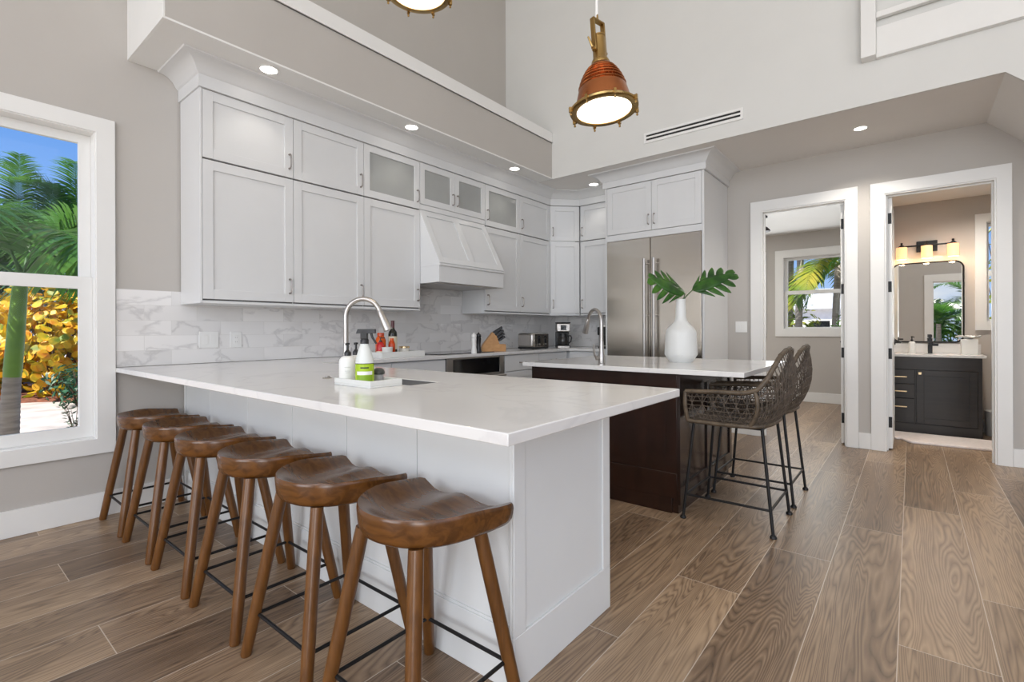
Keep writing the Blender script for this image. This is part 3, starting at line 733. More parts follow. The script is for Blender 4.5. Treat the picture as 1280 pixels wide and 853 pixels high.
XF = -3.525                      # door faces of the wall cabinets
def wall_door(c, O, U, N, w, z0, z1, side, glassy=False, hz=None):
    O = Vector(O)
    b = MB()
    if glassy: frame_only(b, O + Z * z0, U, Z, N, w, z1 - z0)
    else: shaker(b, O + Z * z0, U, Z, N, w, z1 - z0)
    d = b.build('door', M['cab'], c, bevel=0.0012)
    if glassy:
        b = MB(); b.obox(O + Z * z0, U, Z, N, 0.05, w - 0.05, 0.05, z1 - z0 - 0.05, 0.006, 0.010)
        g = b.build('glass_pane', M['frost'], d); g['label'] = 'frosted glass pane'
    uu = w - 0.03 if side == 'R' else 0.03
    P = O + Vector(U) * uu + Vector(N) * 0.019 + Z * (z0 + 0.115)
    bow_pull(P, Z, N, parent=d)
    return d
ZL0, ZL1, ZU0, ZU1 = 1.350, 2.250, 2.262, 2.700
def cab_left(y0, y1, side, glassy, label, lower=True):
    c = thing('wall_cabinet', label, 'cabinet', (XW, (y0 + y1) / 2, 1.325 if lower else 2.265), 'white wall cabinets on the marble wall')
    zb = 1.338 if lower else 2.267
    b = MB(); b.box(XW + 0.0105, XF - 0.022, y0 + 0.0005, y1 - 0.0005, zb, 2.703)
    b.build('body', M['cab'], c, bevel=0.001)
    b = MB(); b.box(XF - 0.0218, XF - 0.0205, y0 + 0.004, y1 - 0.004, zb + 0.004, 2.702); b.build('gap_shade_sheet', M['gap_shade'], c)  # dark sheet behind the doors, standing in for shade in their gaps
    if lower:
        wall_door(c, (XF - 0.02, y0 + 0.002, 0), Y, X, y1 - y0 - 0.004, ZL0, ZL1, side)
        b = MB(); b.box(XW + 0.0105, XF - 0.002, y0 + 0.0005, y1 - 0.0005, 1.322, 1.3375)
        b.build('light_rail', M['cab'], c, bevel=0.0015)
    return c
c = cab_left(1.2, 1.8, 'R', False, 'white wall cabinet nearest the window at the left end')
wall_door(c, (XF - 0.02, 1.202, 0), Y, X, 0.596, ZU0, ZU1, 'R')
b = MB(); b.box(XW + 0.0105, XF - 0.001, 1.186, 1.1995, 1.322, 2.703); b.build('end_panel', M['cab'], c, bevel=0.0015)
c = cab_left(1.8, 2.4, 'R', False, 'second white wall cabinet from the window with solid doors')
wall_door(c, (XF - 0.02, 1.802, 0), Y, X, 0.596, ZU0, ZU1, 'R')
c = cab_left(2.4, 3.0, 'R', True, 'white wall cabinet with frosted top door left of the hood')
wall_door(c, (XF - 0.02, 2.402, 0), Y, X, 0.596, ZU0, ZU1, 'R', True)
b = MB(); b.box(XW + 0.0105, XF - 0.0225, 2.9996, 3.0008, 1.323, 2.266); b.build('end_panel', M['cab'], c)
c = cab_left(3.001, 3.899, 'R', True, 'short white cabinet with two frosted doors above the hood', lower=False)
b = MB(); b.box(XF - 0.0202, XF - 0.004, 3.002, 3.898, 2.267, 2.313); b.build('bottom_rail', M['cab'], c, bevel=0.001)
wall_door(c, (XF - 0.02, 3.003, 0), Y, X, 0.446, 2.316, ZU1, 'R', True)
wall_door(c, (XF - 0.02, 3.451, 0), Y, X, 0.446, 2.316, ZU1, 'L', True)
c = cab_left(3.9, 4.5, 'L', True, 'white wall cabinet with frosted top door right of the hood')
wall_door(c, (XF - 0.02, 3.902, 0), Y, X, 0.596, ZU0, ZU1, 'L', True)
c = cab_left(4.5, 5.11, 'L', False, 'white wall cabinet with solid doors before the corner')
wall_door(c, (XF - 0.02, 4.502, 0), Y, X, 0.606, ZU0, ZU1, 'L')
# diagonal corner unit
A, B_ = Vector((XF, 5.1115, 0)), Vector((-3.256, 5.3805, 0))
U = (B_ - A).normalized(); N = Vector((U.y, -U.x, 0)); wdt = (B_ - A).length
c = thing('wall_cabinet', 'white corner cabinet set diagonally between the two walls', 'cabinet', (-3.7, 5.55, 1.325), 'white wall cabinets on the marble wall')
inn = A - N * 0.022; inn2 = B_ - N * 0.022
b = MB(); b.prism([(XW + 0.0105, 5.1115), (inn.x, 5.1115), (inn2.x, inn2.y), (inn2.x, YB - 0.0105), (XW + 0.0105, YB - 0.0105)], 1.322, 2.703)
b.build('body', M['cab'], c)
b = MB(); b.obox(A - N * 0.0218, U, Z, N, 0.004, wdt - 0.004, 1.345, 2.702, 0, 0.0013); b.build('gap_shade_sheet', M['gap_shade'], c)
wall_door(c, A - N * 0.02 + U * 0.006, U, N, wdt - 0.012, ZL0, ZL1, 'L')
wall_door(c, A - N * 0.02 + U * 0.006, U, N, wdt - 0.012, ZU0, ZU1, 'L')
# back wall unit beside the fridge
YF = 5.38
c = thing('wall_cabinet', 'narrow white wall cabinet between the corner and the fridge', 'cabinet', (-2.96, YB, 1.325), 'white wall cabinets on the marble wall')
xa, xb = -3.248, -2.664
b = MB(); b.box(xa, xb, YF + 0.022, YB - 0.0105, 1.338, 2.703); b.build('body', M['cab'], c, bevel=0.001)
b = MB(); b.box(xa + 0.004, xb - 0.004, YF + 0.0205, YF + 0.0218, 1.342, 2.702); b.build('gap_shade_sheet', M['gap_shade'], c)
b = MB(); b.box(xa, xb, YF + 0.002, YB - 0.0105, 1.322, 1.3375); b.build('light_rail', M['cab'], c, bevel=0.0015)
wall_door(c, (xa + 0.002, YF + 0.02, 0), X, -Y, xb - xa - 0.004, ZL0, ZL1, 'L')
wall_door(c, (xa + 0.002, YF + 0.02, 0), X, -Y, xb - xa - 0.004, ZU0, ZU1, 'L')

# fridge surround: tall side panels and the cabinet above
YFR = 4.95
c = thing('fridge_surround', 'tall white surround with two top doors above the fridge', 'cabinet', (-2.12, YB, 0))
b = MB(); b.box(-1.600, -1.576, YFR - 0.002, YB - 0.001, 0, 2.715); b.build('side_panel', M['cab'], c, bevel=0.0015)
b = MB(); b.box(-2.662, -2.640, YFR - 0.002, YB - 0.011, 0, 2.715); b.build('side_panel', M['cab'], c, bevel=0.0015)
b = MB(); b.box(-2.6395, -1.6005, YFR + 0.021, YB - 0.011, 2.12, 2.715); b.build('body', M['cab'], c)
b = MB(); b.box(-2.636, -1.604, YFR + 0.0195, YFR + 0.0208, 2.19, 2.712); b.build('gap_shade_sheet', M['gap_shade'], c)
b = MB(); b.box(-2.6395, -1.6005, YFR + 0.002, YFR + 0.0208, 2.118, 2.186); b.build('bottom_rail', M['cab'], c, bevel=0.0015)
for xa, sd in ((-2.637, 'R'), (-2.118, 'L')):
    wall_door(c, (xa, YFR + 0.019, 0), X, -Y, 0.515, 2.191, 2.712, sd)

# frieze and crown moulding following the cabinets
prof = [(0.0, 2.7035), (0.020, 2.7035), (0.020, 2.783), (0.026, 2.786), (0.034, 2.795), (0.052, 2.826), (0.078, 2.849), (0.105, 2.860), (0.135, 2.863), (0.140, ZC - 0.0005), (0.0, ZC - 0.0005)]
b = MB(); b.sweep([(XW + 0.002, 1.196), (XF - 0.004, 1.196), (XF - 0.004, 5.112), (-3.258, 5.378), (-2.664, 5.378)], prof, 1)
struct(b.build('trim_7', M['cab'], smooth=True, angle=25), 'white crown moulding above the wall cabinets', 'crown moulding')
prof2 = [(o, z + (0.012 if z < 2.75 else 0)) for o, z in prof]
b = MB(); b.sweep([(-2.664, 5.376), (-2.664, YFR), (-1.574, YFR), (-1.574, YB - 0.001)], prof2, 1)
struct(b.build('trim_8', M['cab'], smooth=True, angle=25), 'white crown moulding above the fridge', 'crown moulding')

# ---------------------------------------------------------------- range hood
h = thing('range_hood', 'white sloping cooker hood between the wall cabinets', 'cooker hood', (XW, 3.455, 1.565))
y0, y1, xt, xfm = 3.003, 3.897, XF - 0.023, -3.272
b = MB(); b.extrude([(XW + 0.011, y0, 2.262), (XW + 0.011, y0, 1.575), (xfm + 0.0, y0, 1.575), (xfm, y0, 1.722), (xfm, y0, 1.745), (xt, y0, 2.262)], (0, y1 - y0, 0))
hb = b.build('body', M['cab'], h, bevel=0.0015)
sl = (Vector((xt, 0, 2.262)) - Vector((xfm, 0, 1.745))); sh = sl.length; sl.normalize(); sn = Vector((sl.z, 0, -sl.x))
O = Vector((xfm, y0, 1.745)) + sn * 0.0005
b = MB(); ww = (y1 - y0)
for q in ((0, 0.065, 0, sh), (ww - 0.065, ww, 0, sh), (ww / 2 - 0.04, ww / 2 + 0.04, 0.06, sh - 0.065), (0.065, ww - 0.065, 0, 0.06), (0.065, ww - 0.065, sh - 0.065, sh)):
    b.obox(O, Y, sl, sn, *q, 0, 0.010)
b.build('front_frame', M['cab'], h, bevel=0.001)
b = MB(); b.box(XW + 0.2, xfm + 0.016, y0 - 0.001, y1 + 0.001, 1.722, 1.742); b.build('lip_moulding', M['cab'], h, bevel=0.004)
b = MB(); b.box(XW + 0.06, xfm - 0.05, y0 + 0.05, y1 - 0.05, 1.5685, 1.5745); fi = b.build('filter', M['nickel'], h)

# ---------------------------------------------------------------- base cabinets
def base_cab(name, label, cat, x0, x1, y0, y1, fronts, face, group='white base cabinets under the wall counter'):
    """fronts = [(a0,a1,z0,z1,handle?)] along the face"""
    c = thing(name, label, cat, ((x0 + x1) / 2, (y0 + y1) / 2, 0), group)
    b = MB()
    if face == 'x':
        b.box(x0, x1 - 0.022, y0, y1, 0.1, 0.8835); b.box(x0, x1 - 0.08, y0, y1, 0, 0.1)
    else:
        b.box(x0, x1, y0 + 0.022, y1, 0.1, 0.8835); b.box(x0, x1, y0 + 0.08, y1, 0, 0.1)
    b.build('body', M['cab'], c, bevel=0.001)
    for a0, a1, z0, z1, kind in fronts:
        b = MB()
        if face == 'x': O, U, N = Vector((x1 - 0.0215, a0, z0)), Y, X
        else: O, U, N = Vector((a0, y0 + 0.0215, z0)), X, -Y
        if z1 - z0 < 0.25: b.obox(O, U, Z, N, 0, a1 - a0, 0, z1 - z0, 0, 0.02)
        else: shaker(b, O, U, Z, N, a1 - a0, z1 - z0)
        d = b.build('drawer' if kind == 'drawer' else 'door', M['cab'], c, bevel=0.0012)
        if kind == 'drawer': bow_pull(O + Vector(U) * ((a1 - a0) / 2) + Z * ((z1 - z0) / 2) + Vector(N) * 0.0195, U, N, parent=d)
        else: bow_pull(O + Vector(U) * 0.04 + Z * (z1 - z0 - 0.1) + Vector(N) * 0.0195, Z, N, parent=d)
    return c
XB = -3.262
base_cab('base_cabinet', 'white base cabinet left of the built in oven', 'cabinet', XW + 0.011, XB, 1.83, 3.07, [(1.9, 2.47, 0.11, 0.70, 'door'), (1.9, 2.47, 0.71, 0.875, 'drawer'), (2.478, 3.066, 0.11, 0.70, 'door'), (2.478, 3.066, 0.71, 0.875, 'drawer')], 'x')
base_cab('base_cabinet', 'white base cabinet right of the built in oven', 'cabinet', XW + 0.011, XB, 3.90, 5.11, [(3.905, 4.50, 0.11, 0.70, 'door'), (3.905, 4.50, 0.71, 0.875, 'drawer'), (4.508, 5.08, 0.11, 0.70, 'door'), (4.508, 5.08, 0.71, 0.875, 'drawer')], 'x')
base_cab('base_cabinet', 'white base cabinet in the corner beside the fridge', 'cabinet', XW + 0.011, -2.664, 5.112, YB - 0.011, [(-3.24, -2.67, 0.11, 0.70, 'door'), (-3.24, -2.67, 0.71, 0.875, 'drawer')], 'y')

ov = thing('built_in_oven', 'stainless built in oven with black glass under the cooktop', 'oven', (XW + 0.3, 3.485, 0))
b = MB(); b.box(XW + 0.011, XB - 0.024, 3.072, 3.898, 0, 0.8835); b.build('body', M['cab'], ov)
b = MB(); b.slab((XB - 0.0238, 0, 0), Y, Z, X, (3.08, 3.89, 0.12, 0.882), [(3.16, 3.82, 0.715, 0.868)], 0.026); b.build('front_frame', M['nickel'], ov, bevel=0.002)
b = MB(); b.box(XB - 0.023, XB - 0.004, 3.165, 3.815, 0.718, 0.865); b.build('control_glass', M['blackglass'], ov, bevel=0.001)
b = MB(); b.box(XB + 0.0025, XB + 0.0085, 3.15, 3.83, 0.22, 0.64); b.build('door_glass', M['blackglass'], ov, bevel=0.001)
b = MB(); b.tube([(XB + 0.055, 3.13, 0.688), (XB + 0.055, 3.85, 0.688)], 0.011, 12)
for yy in (3.18, 3.80): b.tube([(XB + 0.002, yy, 0.688), (XB + 0.055, yy, 0.688)], 0.008, 8)
b.build('handle', M['nickel'], ov)
b = MB(); b.box(XB + 0.0025, XB + 0.03, 3.085, 3.885, 0.655, 0.672); b.build('door_trim', M['nickel'], ov, bevel=0.002)

# ---------------------------------------------------------------- peninsula
PX, PY0, PY1 = -0.965, 1.20, 1.825
p = thing('peninsula_cabinet', 'white panelled breakfast bar cabinet behind the wooden stools', 'cabinet', (-2.4, 1.5, 0))
b = MB(); b.box(XW + 0.002, PX - 0.022, PY0 + 0.02, PY1 - 0.02, 0, 0.8835); b.build('body', M['pen'], p)
# stool side: board panels with narrow gaps, tall bottom rail
xs = [-3.868, -3.842, -3.424, -2.882, -2.378, -1.902, -1.436, PX - 0.023]
for a, bb in zip(xs, xs[1:]):
    w_ = bb - a - 0.004
    q = MB()
    if w_ < 0.1: q.box(a, a + w_, PY0, PY0 + 0.0195, 0, 0.8835)
    else:
        q.box(a, a + w_, PY0 + 0.004, PY0 + 0.0195, 0.20, 0.8835)
        q.box(a, a + w_, PY0 - 0.004, PY0 + 0.0195, 0.0, 0.19)
        q.box(a, a + w_, PY0, PY0 + 0.0195, 0.19, 0.20)
    q.build('front_panel', M['pen'], p, bevel=0.002)
# end panel facing the living room
q = MB()
q.obox((PX - 0.0215, PY0 - 0.004, 0), Y, Z, X, 0, 0.629, 0, 0.8835, 0, 0.012)
q.obox((PX - 0.0215, PY0 - 0.004, 0), Y, Z, X, 0, 0.629, 0, 0.172, 0.012, 0.0215)
q.obox((PX - 0.0215, PY0 - 0.004, 0), Y, Z, X, 0, 0.060, 0.172, 0.8835, 0.012, 0.0215)
q.obox((PX - 0.0215, PY0 - 0.004, 0), Y, Z, X, 0.572, 0.629, 0.172, 0.8835, 0.012, 0.0215)
q.build('end_panel', M['pen'], p, bevel=0.0025)
for i, (a, bb) in enumerate(((-3.20, -2.6), (-2.595, -2.1), (-2.095, -1.55), (-1.545, -1.0))):
    q = MB(); shaker(q, (bb, PY1 - 0.0195, 0.11), -X, Z, Y, bb - a, 0.765); d = q.build('door', M['cab'], p, bevel=0.0012)
    bow_pull((bb - 0.05, PY1 + 0.0005, 0.76), Z, Y, parent=d)

# continuous worktop: peninsula, wall run, corner run, with the sink cut out
SK = (-2.06, -1.60, 1.305, 1.47)
T0, T1 = 0.884, 0.914
us = sorted({XW + 0.001, -3.237, -2.664, SK[0], SK[1], -0.684}); vs = sorted({0.828, SK[2], SK[3], 1.855, 5.085, YB - 0.0105})
def solid(u, v):
    if SK[0] < u < SK[1] and SK[2] < v < SK[3]: return False
    if v < 1.855: return True
    if u < -3.237: return True
    return v > 5.085 and u < -2.664
b = MB(); b.cells((0, 0, T0), X, Y, Z, us, vs, solid, T1 - T0)
bmesh.ops.dissolve_limit(b.bm, angle_limit=0.01, verts=b.bm.verts[:], edges=b.bm.edges[:])
wt = b.build('worktop', M['quartz'], bevel=0.003)
tag(wt, 'continuous white quartz worktop of the breakfast bar and wall run', 'worktop')
s = thing('prep_sink', 'steel sink sunk into the white breakfast bar', 'sink', ((SK[0] + SK[1]) / 2, (SK[2] + SK[3]) / 2, 0.70))
b = MB(); g_ = 0.0006; th_ = 0.003
X0, X1, Y0, Y1 = SK[0] + g_, SK[1] - g_, SK[2] + g_, SK[3] - g_
b.box(X0, X1, Y0, Y1, 0.700, 0.706)
for q in ((X0, X0 + th_, Y0, Y1), (X1 - th_, X1, Y0, Y1), (X0 + th_, X1 - th_, Y0, Y0 + th_), (X0 + th_, X1 - th_, Y1 - th_, Y1)):
    b.box(*q, 0.706, 0.911)
b.build('bowl', M['sinksteel'], s)
b = MB(); b.lathe([(0.0, 0.0), (0.045, 0.0), (0.045, 0.004), (0.03, 0.005), (0, 0.003)], ((SK[0] + SK[1]) / 2, (SK[2] + SK[3]) / 2, 0.7065), 24); b.build('drain', M['nickel'], s)

# ---------------------------------------------------------------- fridge
f = thing('refrigerator', 'wide brushed steel double door refrigerator', 'refrigerator', (-2.12, 5.35, 0))
b = MB(); b.box(-2.638, -1.602, YFR + 0.03, YB - 0.03, 0.0, 2.1165); b.build('body', M['blackmetal'], f)
for nm, xa, xb in (('freezer_door', -2.637, -2.132), ('fridge_door', -2.126, -1.603)):
    b = MB(); b.box(xa, xb, YFR - 0.012, YFR + 0.0295, 0.11, 2.113); d = b.build(nm, M['steel'], f, bevel=0.004)
    hx = xb - 0.040 if nm == 'freezer_door' else xa + 0.058
    b = MB(); b.tube([(hx, YFR - 0.075, 0.70), (hx, YFR - 0.075, 1.885)], 0.015, 16)
    for zz in (0.75, 1.29, 1.84): b.tube([(hx, YFR - 0.0125, zz), (hx, YFR - 0.070, zz)], 0.009, 10)
    b.build('handle', M['nickel'], d)
b = MB(); b.box(-2.63, -1.61, YFR + 0.01, YFR + 0.0295, 0.015, 0.105); b.build('kick_grille', M['blackmetal'], f)

# ---------------------------------------------------------------- island
ZI = 0.898
i_ = thing('kitchen_island', 'dark espresso wood kitchen island under white quartz', 'island', (-1.66, 3.55, 0))
IX0, IX1, IY0, IY1 = -2.23, -1.100, 2.985, 4.10
b = MB(); b.box(IX0 + 0.02, IX1 - 0.02, IY0 + 0.021, IY1 - 0.02, 0.0, ZI - 0.0305)
b.box(IX0 + 0.07, IX1 - 0.065, IY0 + 0.004, IY1 - 0.05, 0, 0.095)
b.build('body', M['espresso'], i_)
q = MB(); O = Vector((IX0, IY0 + 0.0205, 0.095)); wI = IX1 - 0.021 - IX0; hI = ZI - 0.031 - 0.095
q.obox(O, X, Z, -Y, 0, wI, 0, hI, 0, 0.010)
for r_ in ((0, wI, hI - 0.085, hI), (0, wI, 0, 0.155), (0, 0.08, 0.155, hI - 0.085), (wI - 0.075, wI, 0.155, hI - 0.085)):
    q.obox(O, X, Z, -Y, *r_, 0.010, 0.0205)
q.build('front_panel', M['espresso'], i_, bevel=0.0015)
q = MB(); q.box(IX0 + 0.07, IX1 - 0.055, IY0 + 0.003, IY0 + 0.0205, 0, 0.0945); q.build('plinth', M['espresso'], i_, bevel=0.001)
q = MB(); O = Vector((IX1 - 0.0205, IY0, 0.06)); wI = IY1 - IY0; hI = ZI - 0.031 - 0.06
q.obox(O, Y, Z, X, 0, wI, 0, hI, 0, 0.010)
for r_ in ((0, 0.05, 0, hI), (wI - 0.05, wI, 0, hI), (0.05, wI - 0.05, 0, 0.12), (0.05, wI - 0.05, hI - 0.09, hI), (wI / 2 - 0.04, wI / 2 + 0.04, 0.12, hI - 0.09)):
    q.obox(O, Y, Z, X, *r_, 0.010, 0.0205)
q.build('side_panel', M['espresso'], i_, bevel=0.0015)
b = MB(); b.box(-2.283, -0.722, 2.938, 4.17, ZI - 0.030, ZI)
tag(b.build('island_worktop', M['quartz'], bevel=0.003), 'white quartz top of the dark island carrying the vase', 'worktop')

# ================================================================ wooden stools
def smooth(a, b, x):
    t = max(0.0, min(1.0, (x - a) / (b - a))); return t * t * (3 - 2 * t)
def seat_mesh():
    out = []
    # straight edge towards the counter (+y), round lip towards the room (-y)
    nC = 14; yc = 0.185; a_, b2 = 0.207, 0.218
    for i in range(nC + 1):
        x = -0.196 + 0.392 * i / nC
        out.append((x, yc - 0.012 * (1 - (x / 0.196) ** 2)))
    out.append((0.208, 0.176)); out.append((0.2125, 0.15)); out.append((0.2135, 0.10))
    nR = 34
    for i in range(nR + 1):
        th = -PI * i / nR
        out.append((a_ * math.cos(th), 0.04 + b2 * math.sin(th)))
    out.append((-0.2135, 0.10)); out.append((-0.2125, 0.15)); out.append((-0.208, 0.176))
    cx, cy = 0.0, 0.02
    def ztop(x, y):
        tr = math.sqrt((x / 0.214) ** 2 + (min(0, y - 0.04) / 0.222) ** 2)
        lip = 0.044 * smooth(0.50, 1.0, tr) * (1 - 0.45 * smooth(-0.02, 0.19, y))
        ridge = 0.017 * math.exp(-(x / 0.055) ** 2) * smooth(-0.10, 0.17, y)
        edge = -0.006 * smooth(0.10, 0.19, y) * (1 - smooth(0.6, 1, abs(x) / 0.21))
        return 0.604 + lip + ridge + edge
    bm = bmesh.new(); n = len(out); rings = []
    c0 = bm.verts.new((cx, cy, ztop(cx, cy)))
    for t in (0.15, 0.3, 0.45, 0.58, 0.70, 0.80, 0.88, 0.94, 0.985):
        rings.append([bm.verts.new((cx + (x - cx) * t, cy + (y - cy) * t, ztop(cx + (x - cx) * t, cy + (y - cy) * t))) for x, y in out])
    for t, dz in ((1.0, -0.006), (1.004, -0.016), (0.998, -0.030)):
        rings.append([bm.verts.new((cx + (x - cx) * t, cy + (y - cy) * t, ztop(x, y) + dz)) for x, y in out])
    for t, zz in ((0.985, 0.583), (0.945, 0.569), (0.86, 0.559), (0.72, 0.554), (0.45, 0.552)):
        rings.append([bm.verts.new((cx + (x - cx) * t, cy + (y - cy) * t, min(zz + 0.25 * (ztop(x, y) - 0.63), ztop(x, y) - 0.036))) for x, y in out])
    c1 = bm.verts.new((cx, cy, 0.552))
    for k in range(n): bm.faces.new([c0, rings[0][k], rings[0][(k + 1) % n]])
    for A, B in zip(rings, rings[1:]):
        for k in range(n): bm.faces.new([A[k], B[k], B[(k + 1) % n], A[(k + 1) % n]])
    for k in range(n): bm.faces.new([c1, rings[-1][(k + 1) % n], rings[-1][k]])
    b = MB(); b.bm.free(); b.bm = bm
    return b
def make_stool():
    s = thing('wooden_bar_stool', 'x', 'stool', (0, 0, 0), 'wooden saddle seat stools along the breakfast bar')
    seat_mesh().build('seat', M['stool'], s, angle=60)
    for sx in (-1, 1):
        for sy in (-1, 1):
            b = MB()
            p0, p1 = Vector((sx * 0.203, sy * 0.208, 0.0)), Vector((sx * 0.118, sy * 0.118, 0.568))
            b.tube([p0, p0 + (p1 - p0) * 0.012, p0.lerp(p1, 0.3), p0.lerp(p1, 0.8), p1], [0.0165, 0.019, 0.0205, 0.0215, 0.0205], 18)
            b.build('leg', M['stool_leg'], s)
    zf = 0.145
    cs = [Vector((sx * 0.176, sy * 0.178, zf)) for sx, sy in ((-1, -1), (1, -1), (1, 1), (-1, 1))]
    b = MB()
    for i in range(4): b.tube([cs[i], cs[(i + 1) % 4]], 0.0062, 10)
    for c in cs: b.ball(c, 0.0068, 10, 6)
    b.build('footrest', M['blackmetal'], s)
    return s
st = make_stool()
STL = ['wooden saddle seat stool farthest from the viewer, beside the left window',
       'second wooden stool from the window, its seat beside the farthest one',
       'third wooden stool from the window along the breakfast bar',
       'fourth wooden stool from the window, two before the nearest',
       'fifth wooden stool from the window, just behind the nearest one',
       'nearest wooden saddle seat stool at the open end of the bar']
for k, cx in enumerate((-3.605, -3.105, -2.612, -2.112, -1.615, -1.125)):
    o = st if k == 0 else copy_tree(st)
    o.location = (cx, 0.957, 0); o['label'] = STL[k]

# ================================================================ wicker island stools (front towards -x)
def make_wicker():
    s = thing('wicker_bar_stool', 'x', 'stool', (0, 0, 0), 'wicker bucket stools at the island')
    fr = MB()
    zt = 0.582
    top = [Vector((sx, sy, zt)) for sx, sy in ((-0.19, -0.195), (0.185, -0.195), (0.185, 0.195), (-0.19, 0.195))]
    feet = [Vector((sx, sy, 0.006)) for sx, sy in ((-0.245, -0.233), (0.245, -0.226), (0.245, 0.226), (-0.245, 0.233))]
    for i in range(4): fr.tube([top[i], top[(i + 1) % 4]], 0.0085, 10)
    fr.build('seat_frame', M['blackmetal'], s)
    for i in range(4):
        b = MB(); b.tube([feet[i], top[i]], 0.0088, 10)
        lg = b.build('leg', M['blackmetal'], s)
        b = MB(); b.lathe([(0, 0), (0.017, 0.0), (0.019, 0.004), (0.017, 0.012), (0.009, 0.02), (0, 0.02)], feet[i] - Z * 0.006, 14)
        b.build('foot_pad', M['blackmetal'], lg)
    b = MB(); k = 0.24; mid = [feet[i].lerp(top[i], k) for i in range(4)]
    for i in range(4): b.tube([mid[i], mid[(i + 1) % 4]], 0.0072, 8)
    b.build('footrest', M['blackmetal'], s)
    # bucket: base curve, rim curve, bulging wall between
    base_k = [(-0.215, -0.225, 0.592), (-0.05, -0.228, 0.590), (0.10, -0.226, 0.592), (0.175, -0.20, 0.596), (0.215, -0.12, 0.602), (0.225, 0.0, 0.605)]
    rim_k = [(-0.225, -0.240, 0.768), (-0.05, -0.246, 0.778), (0.13, -0.246, 0.788), (0.205, -0.232, 0.845), (0.268, -0.160, 0.985), (0.288, 0.0, 1.025)]
    mid_k = [(-0.226, -0.243, 0.68), (-0.05, -0.248, 0.68), (0.14, -0.250, 0.685), (0.232, -0.222, 0.715), (0.292, -0.14, 0.785), (0.306, 0.0, 0.80)]
    def full(k): return k + [(x, -y, z) for x, y, z in k[-2::-1]]
    def spline(k, n):
        P = [Vector(p) for p in full(k)]; out = []; m = len(P) - 1
        for i in range(n + 1):
            t = i / n * m; j = min(int(t), m - 1); u = t - j
            p0, p1, p2, p3 = P[max(j - 1, 0)], P[j], P[j + 1], P[min(j + 2, m)]
            out.append(0.5 * ((2 * p1) + (p2 - p0) * u + (2 * p0 - 5 * p1 + 4 * p2 - p3) * u * u + (3 * p1 - p0 - 3 * p2 + p3) * u ** 3))
        return out
    n = 64
    Bc, Mc, Rc = spline(base_k, n), spline(mid_k, n), spline(rim_k, n)
    def S(i, t):
        i = max(0.0, min(n, i)); j = min(int(i), n - 1); u = i - j
        b_, m_, r_ = Bc[j].lerp(Bc[j + 1], u), Mc[j].lerp(Mc[j + 1], u), Rc[j].lerp(Rc[j + 1], u)
        return b_ * (1 - t) * (1 - 2 * t) + m_ * 4 * t * (1 - t) + r_ * t * (2 * t - 1)
    wv = MB(); r0 = 0.0026
    for i in range(0, n + 1, 2):
        wv.tube([S(i, t / 6) for t in range(7)], r0, 4)
        for d in (-3.2, 3.2):
            if 0 <= i + d <= n: wv.tube([S(i + d * t / 6, t / 6) for t in range(7)], r0 * 0.9, 4)
    for t in (0.14, 0.28, 0.42, 0.56, 0.70, 0.84):
        wv.tube([S(i, t + 0.012 * math.sin(i * 2.1)) for i in range(n + 1)], r0, 4)
    # tighter verticals on the tall back
    for i in range(19, 46, 2): wv.tube([S(i, t / 6) for t in range(7)], r0, 4)
    # seat bottom weave
    for k in range(19):
        yy = -0.215 + 0.43 * k / 18
        wv.tube([(-0.205, yy, 0.600), (0.0, yy * 0.98, 0.588), (0.215 - 0.9 * max(0, abs(yy) - 0.12), yy, 0.600)], 0.006, 5)
    for k in range(12):
        xx = -0.195 + 0.39 * k / 11
        wv.tube([(xx, -0.222, 0.598), (xx, 0, 0.592), (xx, 0.222, 0.598)], 0.005, 5)
    wv.build('basket_weave', M['rattan'], s)
    b = MB(); b.tube([S(i, 1.0) for i in range(n + 1)], 0.0135, 10)
    b.tube([S(0, t / 5) for t in range(6)], 0.012, 10); b.tube([S(n, t / 5) for t in range(6)], 0.012, 10)
    # binding rings on the rail
    for i in range(2, n, 3):
        p, q = S(i, 1.0), S(i + 0.25, 1.0); b.tube([p, q], 0.0155, 10)
    b.build('arm_rail', M['rattan_pole'], s)
    b = MB(); b.tube([S(i, 0.0) for i in range(n + 1)], 0.0125, 10)
    b.tube([S(0, 0), (-0.215, 0, 0.586), S(n, 0)], 0.0125, 10)
    b.build('seat_rail', M['rattan_pole'], s)
    for ii in (14.5, n - 14.5):
        b = MB(); b.tube([S(ii, t / 5) for t in range(6)], 0.0115, 10); b.build('post', M['rattan_pole'], s)
    return s
ws = make_wicker()
ws.location = (-0.83, 3.195, 0); ws['label'] = 'nearer wicker bucket stool with black metal legs at the island corner'
w2 = copy_tree(ws); w2.location = (-0.83, 3.79, 0); w2['label'] = 'farther wicker bucket stool, half hidden behind the nearer one'

